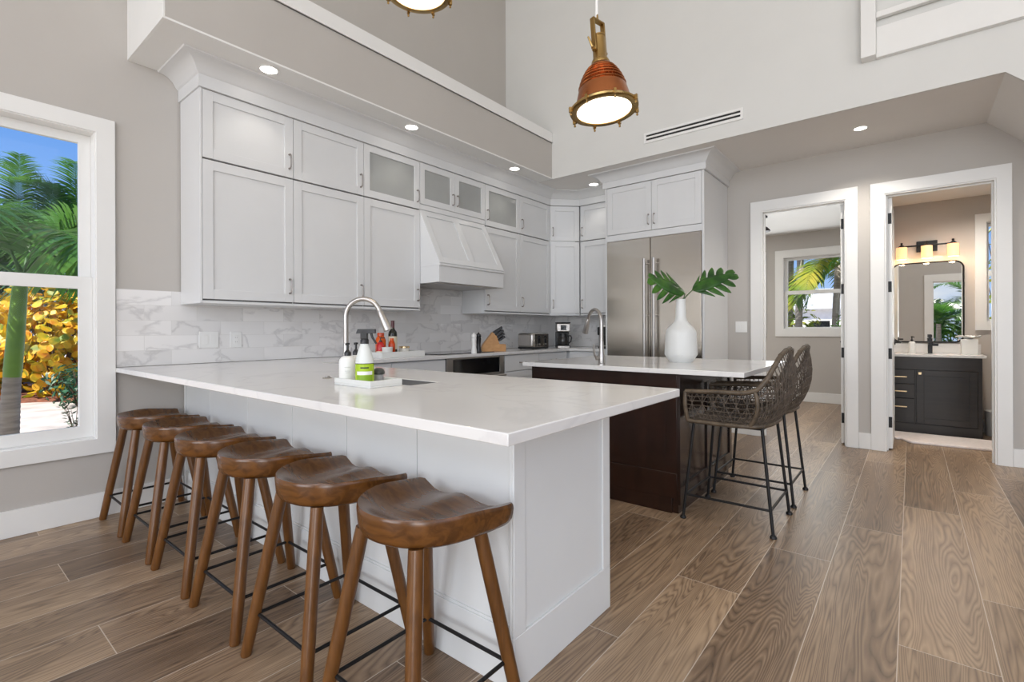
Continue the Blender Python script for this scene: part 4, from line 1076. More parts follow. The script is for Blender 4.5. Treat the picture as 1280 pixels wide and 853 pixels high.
# ================================================================ copper pendants
def make_pendant():
    p = thing('pendant_lamp', 'x', 'pendant lamp', (0, 0, 0), 'copper ship lamps hanging over the kitchen')
    b = MB()
    prof = [(0.0, 0.206), (0.042, 0.206), (0.046, 0.202)]
    body = [(0.050, 0.198), (0.060, 0.187), (0.070, 0.174), (0.079, 0.159), (0.087, 0.143), (0.094, 0.126), (0.100, 0.108), (0.106, 0.088), (0.112, 0.065), (0.118, 0.040), (0.123, 0.016)]
    for i, (r, z) in enumerate(body):
        prof.append((r, z))
        if 1 <= i <= 6: prof += [(r + 0.0045, z - 0.003), (r + 0.0045, z - 0.006), (r + 0.001, z - 0.0085)]
    prof += [(0.118, 0.014), (0.0, 0.014)]
    b.lathe(prof, (0, 0, 0), 48); b.build('copper_bell', M['copper'], p, angle=50)
    b = MB(); b.lathe([(0.119, -0.004), (0.140, -0.006), (0.148, -0.002), (0.149, 0.006), (0.142, 0.012), (0.126, 0.016), (0.119, 0.014), (0.119, -0.004)], (0, 0, 0), 48)
    for k in range(8):
        a = 2 * PI * k / 8 + 0.2; c = Vector((math.cos(a) * 0.150, math.sin(a) * 0.150, 0)); d = Vector((math.cos(a), math.sin(a), 0))
        b.obox(c - Z * 0.010, d, Z, d.cross(Z), -0.008, 0.007, 0, 0.022, -0.0055, 0.0055)
        b.tube([c + Z * 0.012, c - Z * 0.020], 0.0032, 8); b.ball(c - Z * 0.020, 0.0052, 10, 6)
    b.build('brass_ring', M['brass'], p)
    b = MB(); b.lathe([(0.0, -0.012), (0.05, -0.011), (0.09, -0.008), (0.1188, -0.001), (0.1188, 0.010), (0, 0.010)], (0, 0, 0), 40)
    l = b.build('glass_lens', M['lens'], p); l['label'] = 'glowing glass lens'
    b = MB(); b.lathe([(0, 0.207), (0.040, 0.207), (0.041, 0.214), (0.036, 0.226), (0.030, 0.238), (0.0285, 0.330), (0.031, 0.333), (0.031, 0.338), (0.0, 0.340)], (0, 0, 0), 28)
    b.build('brass_neck', M['brass'], p)
    b = MB()
    for sx in (-1, 1): b.box(sx * 0.034 - 0.004, sx * 0.034 + 0.004, -0.011, 0.011, 0.262, 0.410)
    b.box(-0.038, 0.038, -0.011, 0.011, 0.404, 0.412)
    for sx in (-1, 1): b.tube([(sx * 0.024, 0, 0.272), (sx * 0.046, 0, 0.272)], 0.009, 12)
    b.tube([(-0.046, 0, 0.272), (-0.056, 0.006, 0.304), (-0.063, 0.008, 0.318)], [0.006, 0.005, 0.004], 8)
    b.build('yoke', M['brass'], p, bevel=0.001)
    b = MB(); b.tube([(0, 0, 0.412), (0, 0, 0.45)], 0.006, 10); b.build('stem', M['brass'], p)
    return p
pd = make_pendant()
def hang(p, loc, tilt, yaw, label):
    p.rotation_euler = (tilt, 0, yaw); p.location = loc; p['label'] = label
    # white suspension tube and ceiling rose, straight up from the yoke
    mt = Matrix.Translation(loc) @ p.rotation_euler.to_matrix().to_4x4()
    q = mt @ Vector((0, 0, 0.445)); inv = mt.inverted()
    b = MB(); b.tube([inv @ (q - Z * 0.03), inv @ Vector((q.x, q.y, HT - 0.02))], 0.0065, 10)
    r = b.build('suspension_tube', M['whiteplastic']); r.parent = p
    b = MB(); b.lathe([(0, -0.03), (0.05, -0.03), (0.065, -0.015), (0.065, 0), (0, 0)], (0, 0, 0), 24)
    for v in b.bm.verts: v.co = inv @ (v.co + Vector((q.x, q.y, HT - 0.0005)))
    r = b.build('ceiling_rose', M['whiteplastic']); r.parent = p
    l = bpy.data.lights.new('pendant_light', 'SPOT'); l.energy = 14; l.spot_size = math.radians(120); l.spot_blend = 0.6; l.shadow_soft_size = 0.08; l.color = (1, 0.86, 0.66)
    lo = bpy.data.objects.new('pendant_light', l); COL.objects.link(lo); lo.parent = p; lo.location = (0, 0, -0.03)
p2 = copy_tree(pd)
hang(pd, (-1.045, 1.935, 2.105), math.radians(-5), YAW + math.radians(40), 'copper and brass ship pendant lamp hanging in full view')
hang(p2, (-1.685, 1.43, 2.635), 0, YAW + 0.3, 'copper pendant lamp cut off by the top edge of the photo')

# ================================================================ recessed downlights
def downlight(x, y, z, label, group, power=6, r=0.052, blend=0.5, size=100):
    d = thing('downlight', label, 'ceiling light', (x, y, z), group)
    b = MB(); b.lathe([(r, -0.0035), (r + 0.014, -0.003), (r + 0.016, -0.0006), (r, -0.0006), (r, -0.0035)], (x, y, z), 32); b.build('trim_ring', M['trim'], d)
    b = MB(); b.lathe([(0, -0.0025), (r - 0.0003, -0.0025), (r - 0.0003, -0.0008), (0, -0.0008)], (x, y, z), 28); b.build('lens', M['can'], d)
    l = bpy.data.lights.new('downlight_beam', 'SPOT'); l.energy = power; l.spot_size = math.radians(size); l.spot_blend = blend; l.shadow_soft_size = 0.04; l.color = (1, 0.93, 0.84)
    lo = bpy.data.objects.new('downlight_beam', l); COL.objects.link(lo); lo.location = (0, 0, -0.012); lo.parent = d
G = 'small downlights above the wall cabinets'
downlight(-3.300, 1.52, ZC, 'round downlight in the soffit nearest the window', G, 4.5)
downlight(-3.300, 2.72, ZC, 'round downlight in the soffit above the frosted cabinet left of the hood', G, 4.5)
downlight(-3.300, 4.12, ZC, 'round downlight in the soffit at the right end of the hood', G, 4.5)
downlight(-2.93, 5.165, ZC, 'round downlight in the corner left of the fridge', G, 4.5)
downlight(-0.335, 5.20, ZC, 'round downlight in the low ceiling before the two doors', 'downlights before and beyond the doors', 75, 0.045, 0.8, 130)
downlight(0.455, 6.74, 2.59, 'round downlight inside the bathroom', 'downlights before and beyond the doors', 75, 0.06, 0.9, 150)

# ================================================================ taps
def gooseneck(name, label, loc, dirv, height, r_arc, reach_drop, lever_side, rt=0.0125):
    x, y, z = loc
    f = thing(name, label, 'tap', loc)
    D = Vector((dirv[0], dirv[1], 0)).normalized(); O = Vector(loc)
    b = MB(); b.lathe([(0, 0), (0.027, 0), (0.027, 0.006), (0.022, 0.010), (0.022, 0.065), (0.019, 0.075), (0.016, 0.11), (0.0135, 0.16), (rt, 0.165)], O, 24)
    b.build('base', M['nickel'], f)
    zc = height - r_arc
    pts = [O + Z * 0.15, O + Z * zc]
    c = O + D * r_arc + Z * zc
    pts += [c - D * (r_arc * math.cos(a)) + Z * (r_arc * math.sin(a)) for a in [PI * k / 14 * 0.90 for k in range(1, 15)]]
    b = MB(); b.tube(pts, rt, 14); b.build('spout', M['nickel'], f)
    e, t = pts[-1], (pts[-1] - pts[-2]).normalized()
    b = MB(); b.tube([e, e + t * 0.01, e + t * reach_drop * 0.5, e + t * reach_drop], [rt, rt + 0.003, rt + 0.007, rt + 0.010], 16); b.build('spray_head', M['nickel'], f)
    S_ = Vector((-D.y, D.x, 0)) * lever_side
    b = MB(); b.tube([O + Z * 0.045, O + Z * 0.045 + S_ * 0.045], 0.013, 12); b.tube([O + Z * 0.045 + S_ * 0.040, O + Z * 0.07 + S_ * 0.055, O + Z * 0.14 + S_ * 0.062], [0.008, 0.007, 0.005], 10)
    b.build('lever', M['nickel'], f)
    return f
gooseneck('kitchen_tap', 'tall brushed nickel gooseneck tap behind the soap bottles', (-2.20, 1.39, 0.914), (0.80, 0.60), 0.385, 0.088, 0.105, 1, 0.0125)
gooseneck('kitchen_tap', 'brushed nickel gooseneck tap on the dark island', (-1.668, 3.04, ZI), (-0.85, 0.50), 0.385, 0.095, 0.11, 1)
b = MB(); b.lathe([(0, 0), (0.021, 0), (0.022, 0.003), (0.012, 0.006), (0.011, 0.010), (0, 0.011)], (-2.16, 1.264, 0.914), 20)
tag(b.build('disposal_button', M['nickel']), 'small round metal button set in the worktop beside the white tray', 'button')

# ================================================================ things on the breakfast bar
t = thing('soap_tray', 'white tray holding the soap bottles on the breakfast bar', 'tray', (-1.757, 1.212, 0.914))
b = MB(); b.box(-1.884, -1.630, 1.135, 1.290, 0.9142, 0.922); b.build('base', M['whiteceramic'], t, bevel=0.002)
b = MB(); b.slab((0, 0, 0.922), X, Y, Z, (-1.884, -1.630, 1.135, 1.290), [(-1.876, -1.638, 1.143, 1.282)], 0.020); b.build('rim', M['whiteceramic'], t, bevel=0.002)
M['label_grey'] = mat('grey_print', (0.55, 0.56, 0.55), 0.5)
M['lime'] = mat('lime_label', (0.36, 0.53, 0.012), 0.45, var=0.03)
M['lime_dark'] = mat('darker_lime_label', (0.22, 0.38, 0.012), 0.45, var=0.03)
M['clear_pl'] = mat('milky_clear_plastic', (0.70, 0.73, 0.70), 0.25, var=0.02)
s = thing('soap_bottle', 'white pump bottle at the left end of the white tray', 'soap bottle', (-1.846, 1.174, 0.9222), 'white pump soap bottles on the tray')
b = MB(); b.lathe([(0, 0), (0.032, 0), (0.035, 0.004), (0.035, 0.085), (0.033, 0.096), (0.025, 0.107), (0.013, 0.112), (0.0, 0.112)], s.location, 28); b.build('bottle', M['whiteplastic'], s)
b = MB(); b.lathe([(0, 0.112), (0.0135, 0.112), (0.0135, 0.126), (0.011, 0.130), (0.006, 0.136), (0.0045, 0.138), (0.0045, 0.158), (0.009, 0.159), (0.009, 0.166), (0, 0.167)], s.location, 18)
b.tube([Vector(s.location) + Z * 0.1625, Vector(s.location) + Z * 0.1625 + Vector((0.014, -0.016, -0.002))], 0.0042, 8); b.build('pump', M['blackplastic'], s)
b = MB(); 
for zz, hw in ((0.050, 0.30), (0.043, 0.22), (0.066, 0.36)):
    a0 = math.atan2(-1.19, 1.84)
    pts = [Vector(s.location) + Vector((math.cos(a0 + u) * 0.0352, math.sin(a0 + u) * 0.0352, zz)) for u in (-hw, -hw / 2, 0, hw / 2, hw)]
    b.tube(pts, 0.0011, 5)
b.build('print', M['label_grey'], s)
s2 = copy_tree(s); s2.location = (-1.880, 1.237, 0.9222); s2['label'] = 'second white pump bottle, partly behind the green spray bottle'
# spray bottle, trigger towards the right
Ls = Vector((-1.727, 1.176, 0.9222)); D = Vector((0.777, 0.63, 0)); 
sp = thing('spray_bottle', 'spray bottle with a lime green label and black trigger', 'spray bottle', Ls)
b = MB(); b.lathe([(0, 0), (0.033, 0), (0.036, 0.004), (0.036, 0.090), (0.034, 0.105), (0.026, 0.135), (0.019, 0.155), (0.016, 0.168), (0.0, 0.168)], Ls, 28); b.build('bottle', M['clear_pl'], sp)
b = MB(); b.lathe([(0.0362, 0.006), (0.0368, 0.006), (0.0368, 0.084), (0.0362, 0.084), (0.0362, 0.006)], Ls, 28); lb = b.build('label', M['lime'], sp); lb['label'] = 'lime green label'
def band(z0, z1, r, hw, m, nm):
    a0 = math.atan2(-Ls.y, -Ls.x); q = MB()
    pts = [(math.cos(a0 - hw + 2 * hw * i / 12), math.sin(a0 - hw + 2 * hw * i / 12)) for i in range(13)]
    for (c0, s0), (c1, s1) in zip(pts, pts[1:]):
        q.hexa([Ls + Vector((c0 * (r - .0004), s0 * (r - .0004), z0)), Ls + Vector((c1 * (r - .0004), s1 * (r - .0004), z0)), Ls + Vector((c1 * r, s1 * r, z0)), Ls + Vector((c0 * r, s0 * r, z0)),
                Ls + Vector((c0 * (r - .0004), s0 * (r - .0004), z1)), Ls + Vector((c1 * (r - .0004), s1 * (r - .0004), z1)), Ls + Vector((c1 * r, s1 * r, z1)), Ls + Vector((c0 * r, s0 * r, z1))])
    q.build(nm, M[m], lb)
band(0.040, 0.054, 0.0373, 0.9, 'whiteplastic', 'label_band'); band(0.066, 0.071, 0.0373, 0.45, 'blackplastic', 'label_title')
band(0.012, 0.038, 0.0373, 0.9, 'lime_dark', 'label_foot'); band(0.0835, 0.086, 0.0373, 1.4, 'blackplastic', 'label_edge')
b = MB(); P0 = Ls + Z * 0.160
b.lathe([(0, 0), (0.017, 0), (0.017, 0.020), (0.013, 0.026), (0, 0.026)], P0, 20)
S_ = Vector((-D.y, D.x, 0))
b.obox(P0 + Z * 0.024, D, Z, S_, -0.014, 0.012, 0, 0.030, -0.011, 0.011)
b.hexa([P0 + Z * 0.046 + D * a + S_ * c for a, c in ((-0.032, -0.011), (0.045, -0.009), (0.045, 0.009), (-0.032, 0.011))] + [P0 + Z * 0.064 + D * a + S_ * c for a, c in ((-0.026, -0.010), (0.045, -0.008), (0.045, 0.008), (-0.026, 0.010))])
b.tube([P0 + Z * 0.050 + D * 0.026, P0 + Z * 0.030 + D * 0.032, P0 + Z * 0.004 + D * 0.048], [0.006, 0.005, 0.004], 8)
b.build('trigger', M['blackplastic'], sp, bevel=0.001)
Lb = Vector((-1.752, 1.262, 0.9222))
br = thing('dish_brush', 'small grey dish brush with a dark domed top beside the spray bottle', 'brush', Lb)
M['grey_pl'] = mat('grey_plastic', (0.33, 0.33, 0.34), 0.4)
M['dark_pl'] = mat('dark_slate_plastic', (0.05, 0.055, 0.05), 0.4)
b = MB(); b.lathe([(0, 0), (0.016, 0), (0.019, 0.008), (0.020, 0.026), (0.018, 0.033), (0, 0.033)], Lb, 20); b.build('body', M['grey_pl'], br)
b = MB(); b.lathe([(0, 0.033), (0.024, 0.033), (0.026, 0.040), (0.022, 0.052), (0.012, 0.059), (0, 0.060)], Lb, 20); b.build('grip', M['dark_pl'], br)

# ================================================================ things on the wall counter
tx = -3.46
t = thing('serving_tray', 'white rectangular tray with bottles under the wall cabinets', 'tray', (tx, 2.655, 0.914))
b = MB(); b.box(tx - 0.13, tx + 0.13, 2.43, 2.885, 0.9142, 0.924); b.build('base', M['whiteceramic'], t, bevel=0.002)
b = MB(); b.slab((0, 0, 0.924), X, Y, Z, (tx - 0.13, tx + 0.13, 2.43, 2.885), [(tx - 0.120, tx + 0.120, 2.44, 2.875)], 0.038); b.build('rim', M['whiteceramic'], t, bevel=0.002)
zt = 0.9243
def bottle(name, label, cat, x, y, prof, m, seg=24):
    t = thing(name, label, cat, (x, y, zt))
    b = MB(); b.lathe(prof, (x, y, zt), seg); b.build('glass_body', m, t)
    return t
M['wine_glass'] = mat('dark_wine_glass', (0.010, 0.012, 0.008), 0.08, var=0.2)
M['foil'] = mat('maroon_foil', (0.085, 0.018, 0.022), 0.35, var=0.1)
M['cream_label'] = mat('cream_label', (0.72, 0.66, 0.50), 0.6, var=0.03)
M['red_soap'] = mat('red_liquid_plastic', (0.50, 0.012, 0.015), 0.15, var=0.1)
M['orange'] = mat('orange_plastic', (0.66, 0.10, 0.008), 0.2, var=0.2, scale=25)
M['orange_dk'] = mat('deep_orange_plastic', (0.52, 0.055, 0.006), 0.2, var=0.2, scale=25)
yw, xw_ = 2.637, tx - 0.0
w = bottle('wine_bottle', 'dark wine bottle with a cream label on the white tray', 'bottle', xw_, yw, [(0, 0), (0.035, 0), (0.0375, 0.004), (0.0375, 0.185), (0.033, 0.205), (0.018, 0.226), (0.0145, 0.24), (0.0, 0.24)], M['wine_glass'])
b = MB(); b.lathe([(0, 0.24), (0.0150, 0.24), (0.0150, 0.29), (0.0160, 0.291), (0.0160, 0.300), (0, 0.301)], (xw_, yw, zt), 20); b.build('foil_cap', M['foil'], w)
b = MB(); b.lathe([(0.0376, 0.055), (0.0381, 0.055), (0.0381, 0.165), (0.0376, 0.165), (0.0376, 0.055)], (xw_, yw, zt), 24); b.build('label', M['cream_label'], w)
o = bottle('hand_soap', 'red hand soap bottle at the left end of the bottle tray', 'soap bottle', tx + 0.05, 2.475, [(0, 0), (0.030, 0), (0.033, 0.006), (0.033, 0.085), (0.026, 0.110), (0.013, 0.122), (0, 0.122)], M['red_soap'])
b = MB(); b.lathe([(0, 0.122), (0.013, 0.122), (0.013, 0.133), (0.005, 0.136), (0.005, 0.152), (0.010, 0.153), (0.010, 0.160), (0, 0.161)], (tx + 0.05, 2.475, zt), 16)
b.tube([(tx + 0.05, 2.475, zt + 0.156), (tx + 0.085, 2.49, zt + 0.153)], 0.004, 8); b.build('pump', M['blackplastic'], o)
b = MB(); b.lathe([(0.0331, 0.028), (0.0335, 0.028), (0.0335, 0.045), (0.0331, 0.045), (0.0331, 0.028)], (tx + 0.05, 2.475, zt), 24); b.build('label', M['cream_label'], o)
o = bottle('sauce_bottle', 'taller orange bottle behind the white cup', 'bottle', tx - 0.03, 2.535, [(0, 0), (0.040, 0), (0.043, 0.005), (0.043, 0.13), (0.036, 0.155), (0.026, 0.168), (0, 0.168)], M['orange'])
b = MB(); b.lathe([(0, 0.168), (0.029, 0.168), (0.029, 0.192), (0.027, 0.196), (0, 0.196)], (tx - 0.03, 2.535, zt), 24); b.build('cap', M['orange_dk'], o)
o = bottle('sauce_bottle', 'shorter orange bottle beside the wine bottle', 'bottle', tx + 0.04, 2.597, [(0, 0), (0.026, 0), (0.029, 0.005), (0.029, 0.095), (0.022, 0.120), (0.014, 0.130), (0, 0.130)], M['orange_dk'])
b = MB(); b.lathe([(0, 0.130), (0.015, 0.130), (0.015, 0.150), (0, 0.151)], (tx + 0.04, 2.597, zt), 20); b.build('cap', M['orange'], o)
xc, yc = tx + 0.085, 2.513
c = thing('white_cup', 'white handleless cup with dark lettering among the bottles', 'cup', (xc, yc, zt))
b = MB(); b.lathe([(0, 0), (0.036, 0), (0.040, 0.004), (0.048, 0.078), (0.0455, 0.078), (0.038, 0.008), (0, 0.006)], (xc, yc, zt), 28); b.build('bowl', M['whiteceramic'], c)
b = MB(); a0 = math.atan2(-yc, -xc)
for i, zz in enumerate((0.056, 0.040, 0.026)):
    for j in range(5):
        a = a0 + (j - 2) * 0.18; r = 0.0405 + 0.1 * zz
        b.tube([Vector((xc + math.cos(a) * r, yc + math.sin(a) * r, zt + zz - 0.004)), Vector((xc + math.cos(a + 0.06) * (r + 0.0006), yc + math.sin(a + 0.06) * (r + 0.0006), zt + zz + 0.004))], 0.0009, 5)
b.build('lettering', M['label_grey'], c)
M['jar_glass'] = mat('pale_glass_jar', (0.74, 0.72, 0.66), 0.15)
j = thing('candle_jar', 'small jar with a golden lid at the right end of the bottle tray', 'jar', (tx, 2.76, zt))
b = MB(); b.lathe([(0, 0), (0.040, 0), (0.043, 0.004), (0.043, 0.058), (0.041, 0.062), (0, 0.062)], (tx, 2.76, zt), 28); b.build('glass_body', M['jar_glass'], j)
b = MB(); b.lathe([(0, 0.0622), (0.046, 0.0622), (0.046, 0.076), (0.043, 0.078), (0, 0.078)], (tx, 2.76, zt), 28); b.build('lid', M['gold'], j)

# cooktop
c = thing('cooktop', 'flush black glass cooktop below the hood', 'cooktop', (-3.52, 3.44, 0.914))
b = MB(); b.box(-3.80, -3.345, 3.07, 3.83, 0.9143, 0.9205); b.build('glass_plate', M['blackglass'], c, bevel=0.0015)
b = MB()
for cx_, cy_, r in ((-3.65, 3.26, 0.10), (-3.45, 3.26, 0.075), (-3.65, 3.64, 0.075), (-3.46, 3.64, 0.10)):
    b.lathe([(r - 0.002, 0.9206), (r, 0.9206), (r, 0.9210), (r - 0.002, 0.9210), (r - 0.002, 0.9206)], (cx_, cy_, 0), 32)
b.build('burner_rings', M['grey_pl'], c)
zc_ = 0.9143
def mill(x, y, m, label):
    t = thing('pepper_mill', label, 'pepper mill', (x, y, zc_), 'pepper and salt mills by the knife block')
    b = MB(); b.lathe([(0, 0), (0.026, 0), (0.028, 0.006), (0.027, 0.03), (0.021, 0.07), (0.020, 0.09), (0.024, 0.125), (0.026, 0.145), (0.021, 0.152), (0, 0.152)], (x, y, zc_), 24); b.build('body', M[m], t)
    b = MB(); b.lathe([(0, 0.1525), (0.022, 0.1525), (0.026, 0.165), (0.024, 0.182), (0.012, 0.192), (0.006, 0.194), (0.007, 0.204), (0, 0.206)], (x, y, zc_), 24); b.build('head', M[m], t)
mill(-3.295, 3.475, 'whiteplastic', 'white pepper mill beside the black one')
mill(-3.290, 3.535, 'blackplastic', 'black pepper mill between the white one and the knife block')
# knife block
M['block'] = wood('beech_block', (0.42, 0.20, 0.065), (0.66, 0.37, 0.15), 0.45, 1.2, axis=1, ring=4)
kO = Vector((-3.60, 3.90, zc_)); kU = Vector((0.66, 0.75, 0)).normalized(); kS = Vector((kU.y, -kU.x, 0))
k = thing('knife_block', 'slanted beech knife block full of black handled knives', 'knife block', kO)
side = [(0.0, 0.0), (0.0, 0.035), (0.012, 0.07), (0.115, 0.205), (0.160, 0.160), (0.190, 0.075), (0.258, 0.075), (0.258, 0.0)]
b = MB(); b.extrude([kO + kU * u + Z * v for u, v in side], kS * 0.124); b.build('block', M['block'], k, bevel=0.004)
fd = (kU * 0.075 - Z * 0.130).normalized(); fn = Vector((0, 0, 0)) + kU * (-fd.z) + Z * (fd.dot(kU))
slots = [(0.020, 0.010), (0.095, 0.014), (0.025, 0.042), (0.060, 0.045), (0.098, 0.045), (0.018, 0.075), (0.046, 0.078), (0.076, 0.078), (0.104, 0.078), (0.022, 0.108), (0.050, 0.110), (0.078, 0.110), (0.104, 0.110)]
for i, (dx, s_) in enumerate(slots):
    P = kO + kU * 0.115 + Z * 0.205 + kS * dx + fd * (s_ + 0.004) + fn * 0.004
    L = (0.125, 0.11, 0.105, 0.115, 0.11, 0.10, 0.10, 0.105, 0.10, 0.085, 0.09, 0.085, 0.09)[i]
    t = thing('kitchen_knife', 'black handled knife standing in the beech block', 'knife', P, 'knives in the beech block')
    b = MB(); b.obox(P - fn * 0.03, kS, fd, fn, -0.0008, 0.0008, -0.006, 0.006, 0.0, 0.036); b.build('blade', M['nickel'], t)
    b = MB(); b.hexa([P + fn * 0.006 + kS * a + fd * c for a, c in ((-0.0065, -0.010), (0.0065, -0.010), (0.0065, 0.010), (-0.0065, 0.010))] + [P + fn * L + kS * a + fd * c - fd * 0.003 for a, c in ((-0.006, -0.012), (0.006, -0.012), (0.006, 0.011), (-0.006, 0.011))]); b.build('handle', M['blackplastic'], t, bevel=0.003)
# toaster
tt = thing('toaster', 'stainless four slice toaster against the marble wall', 'toaster', (-3.45, 4.66, zc_))
x0, x1, y0, y1, z0, z1 = -3.60, -3.36, 4.535, 4.845, zc_ + 0.022, zc_ + 0.19
b = MB(); b.box(x0, x1 - 0.016, y0, y1, z0, z1); b.build('shell', M['nickel'], tt, bevel=0.026, seg=4)
b = MB(); b.box(x1 - 0.0165, x1, y0 + 0.012, y1 - 0.012, z0 + 0.006, z1 - 0.010); b.build('front_plate', M['steel'], tt, bevel=0.003)
b = MB(); b.box(x0 + 0.006, x1 - 0.006, y0 + 0.006, y1 - 0.006, zc_ + 0.006, z0 + 0.008)
for a in (x0 + 0.03, x1 - 0.03):
    for c in (y0 + 0.03, y1 - 0.03): b.tube([(a, c, zc_), (a, c, zc_ + 0.008)], 0.01, 10)
b.build('base', M['blackplastic'], tt, bevel=0.002)
for yy in (y0 + 0.10, y1 - 0.08):
    b = MB(); b.box(x1 + 0.0002, x1 + 0.003, yy - 0.022, yy + 0.022, z0 + 0.02, z1 - 0.03); b.build('control_panel', M['blackplastic'], tt)
    b = MB(); b.box(x1 + 0.003, x1 + 0.022, yy - 0.016, yy + 0.016, z1 - 0.065, z1 - 0.050); b.build('lever', M['blackplastic'], tt, bevel=0.002)
    b = MB(); b.tube([(x1 + 0.003, yy, z0 + 0.038), (x1 + 0.016, yy, z0 + 0.038)], 0.012, 14); b.build('knob', M['nickel'], tt)
b = MB()
for xx in (x0 + 0.045, x0 + 0.09, x0 + 0.135, x0 + 0.18): b.box(xx - 0.012, xx + 0.012, y0 + 0.03, y1 - 0.03, z1 - 0.004, z1 + 0.0006)
b.build('slots', M['blackplastic'], tt)
# drip coffee maker in the corner
cx_, cy_ = -3.42, 5.235
U = Vector((0.777, 0.63, 0)).normalized(); Fv = Vector((0.63, -0.777, 0)).normalized()
cm = thing('coffee_maker', 'steel and black drip coffee maker with glass jug in the corner', 'coffee maker', (cx_, cy_, zc_))
O = Vector((cx_, cy_, zc_))
b = MB(); b.obox(O, U, Z, Fv, -0.085, 0.085, 0, 0.028, -0.12, 0.10); b.obox(O, U, Z, Fv, -0.085, 0.085, 0.028, 0.20, -0.12, -0.055); b.obox(O, U, Z, Fv, -0.088, 0.088, 0.308, 0.322, -0.122, 0.092); b.build('body', M['blackplastic'], cm, bevel=0.006)
b = MB(); b.obox(O, U, Z, Fv, -0.086, 0.086, 0.20, 0.307, -0.12, 0.09); b.build('reservoir', M['nickel'], cm, bevel=0.012, seg=3)
b = MB(); b.obox(O, U, Z, Fv, -0.035, 0.035, 0.222, 0.285, 0.0895, 0.0925); b.build('display', M['blackglass'], cm, bevel=0.003)
b = MB(); b.obox(O, U, Z, Fv, -0.07, 0.07, 0.004, 0.024, 0.0995, 0.103); b.build('base_band', M['nickel'], cm)
M['jug'] = mat('smoked_glass_jug', (0.035, 0.033, 0.032), 0.05, var=0.2)
jc = O + Fv * 0.022
b = MB(); b.lathe([(0, 0.030), (0.052, 0.030), (0.062, 0.045), (0.066, 0.085), (0.060, 0.125), (0.048, 0.150), (0.050, 0.162), (0, 0.162)], jc, 28); jg = b.build('jug', M['jug'], cm)
b = MB(); b.lathe([(0, 0.1625), (0.052, 0.1625), (0.050, 0.180), (0, 0.184)], jc, 24); b.lathe([(0.0525, 0.138), (0.0555, 0.138), (0.0535, 0.158), (0.0505, 0.158), (0.0525, 0.138)], jc, 24); b.build('jug_lid', M['blackplastic'], jg)
b = MB(); b.tube([jc + U * 0.052 + Z * 0.155, jc + U * 0.098 + Z * 0.150, jc + U * 0.108 + Z * 0.125, jc + U * 0.100 + Z * 0.08, jc + U * 0.065 + Z * 0.055], 0.008, 8); b.build('jug_handle', M['blackplastic'], jg)
# pod coffee machine on the back counter
gx, gy = -2.885, 5.40
g = thing('pod_coffee_machine', 'tall black coffee machine behind the island tap', 'coffee machine', (gx, gy, zc_))
b = MB(); b.box(gx - 0.06, gx + 0.09, gy - 0.02, gy + 0.17, zc_, zc_ + 0.235); b.box(gx - 0.06, gx + 0.09, gy - 0.14, gy - 0.0195, zc_ + 0.16, zc_ + 0.26); b.box(gx - 0.055, gx + 0.085, gy - 0.13, gy - 0.0195, zc_, zc_ + 0.025); b.build('body', M['blackplastic'], g, bevel=0.012, seg=3)
b = MB(); b.tube([(gx + 0.015, gy - 0.08, zc_ + 0.2605), (gx + 0.015, gy - 0.08, zc_ + 0.278)], 0.045, 24); b.build('lid', M['nickel'], g, bevel=0.003)
b = MB(); b.box(gx - 0.085, gx - 0.0605, gy - 0.06, gy + 0.16, zc_ + 0.015, zc_ + 0.20); b.build('water_tank', M['grey_pl'], g, bevel=0.008)
b = MB(); b.box(gx - 0.10, gx + 0.088, gy - 0.145, gy - 0.02, zc_ + 0.0255, zc_ + 0.034); b.build('drip_tray', M['nickel'], g, bevel=0.003)

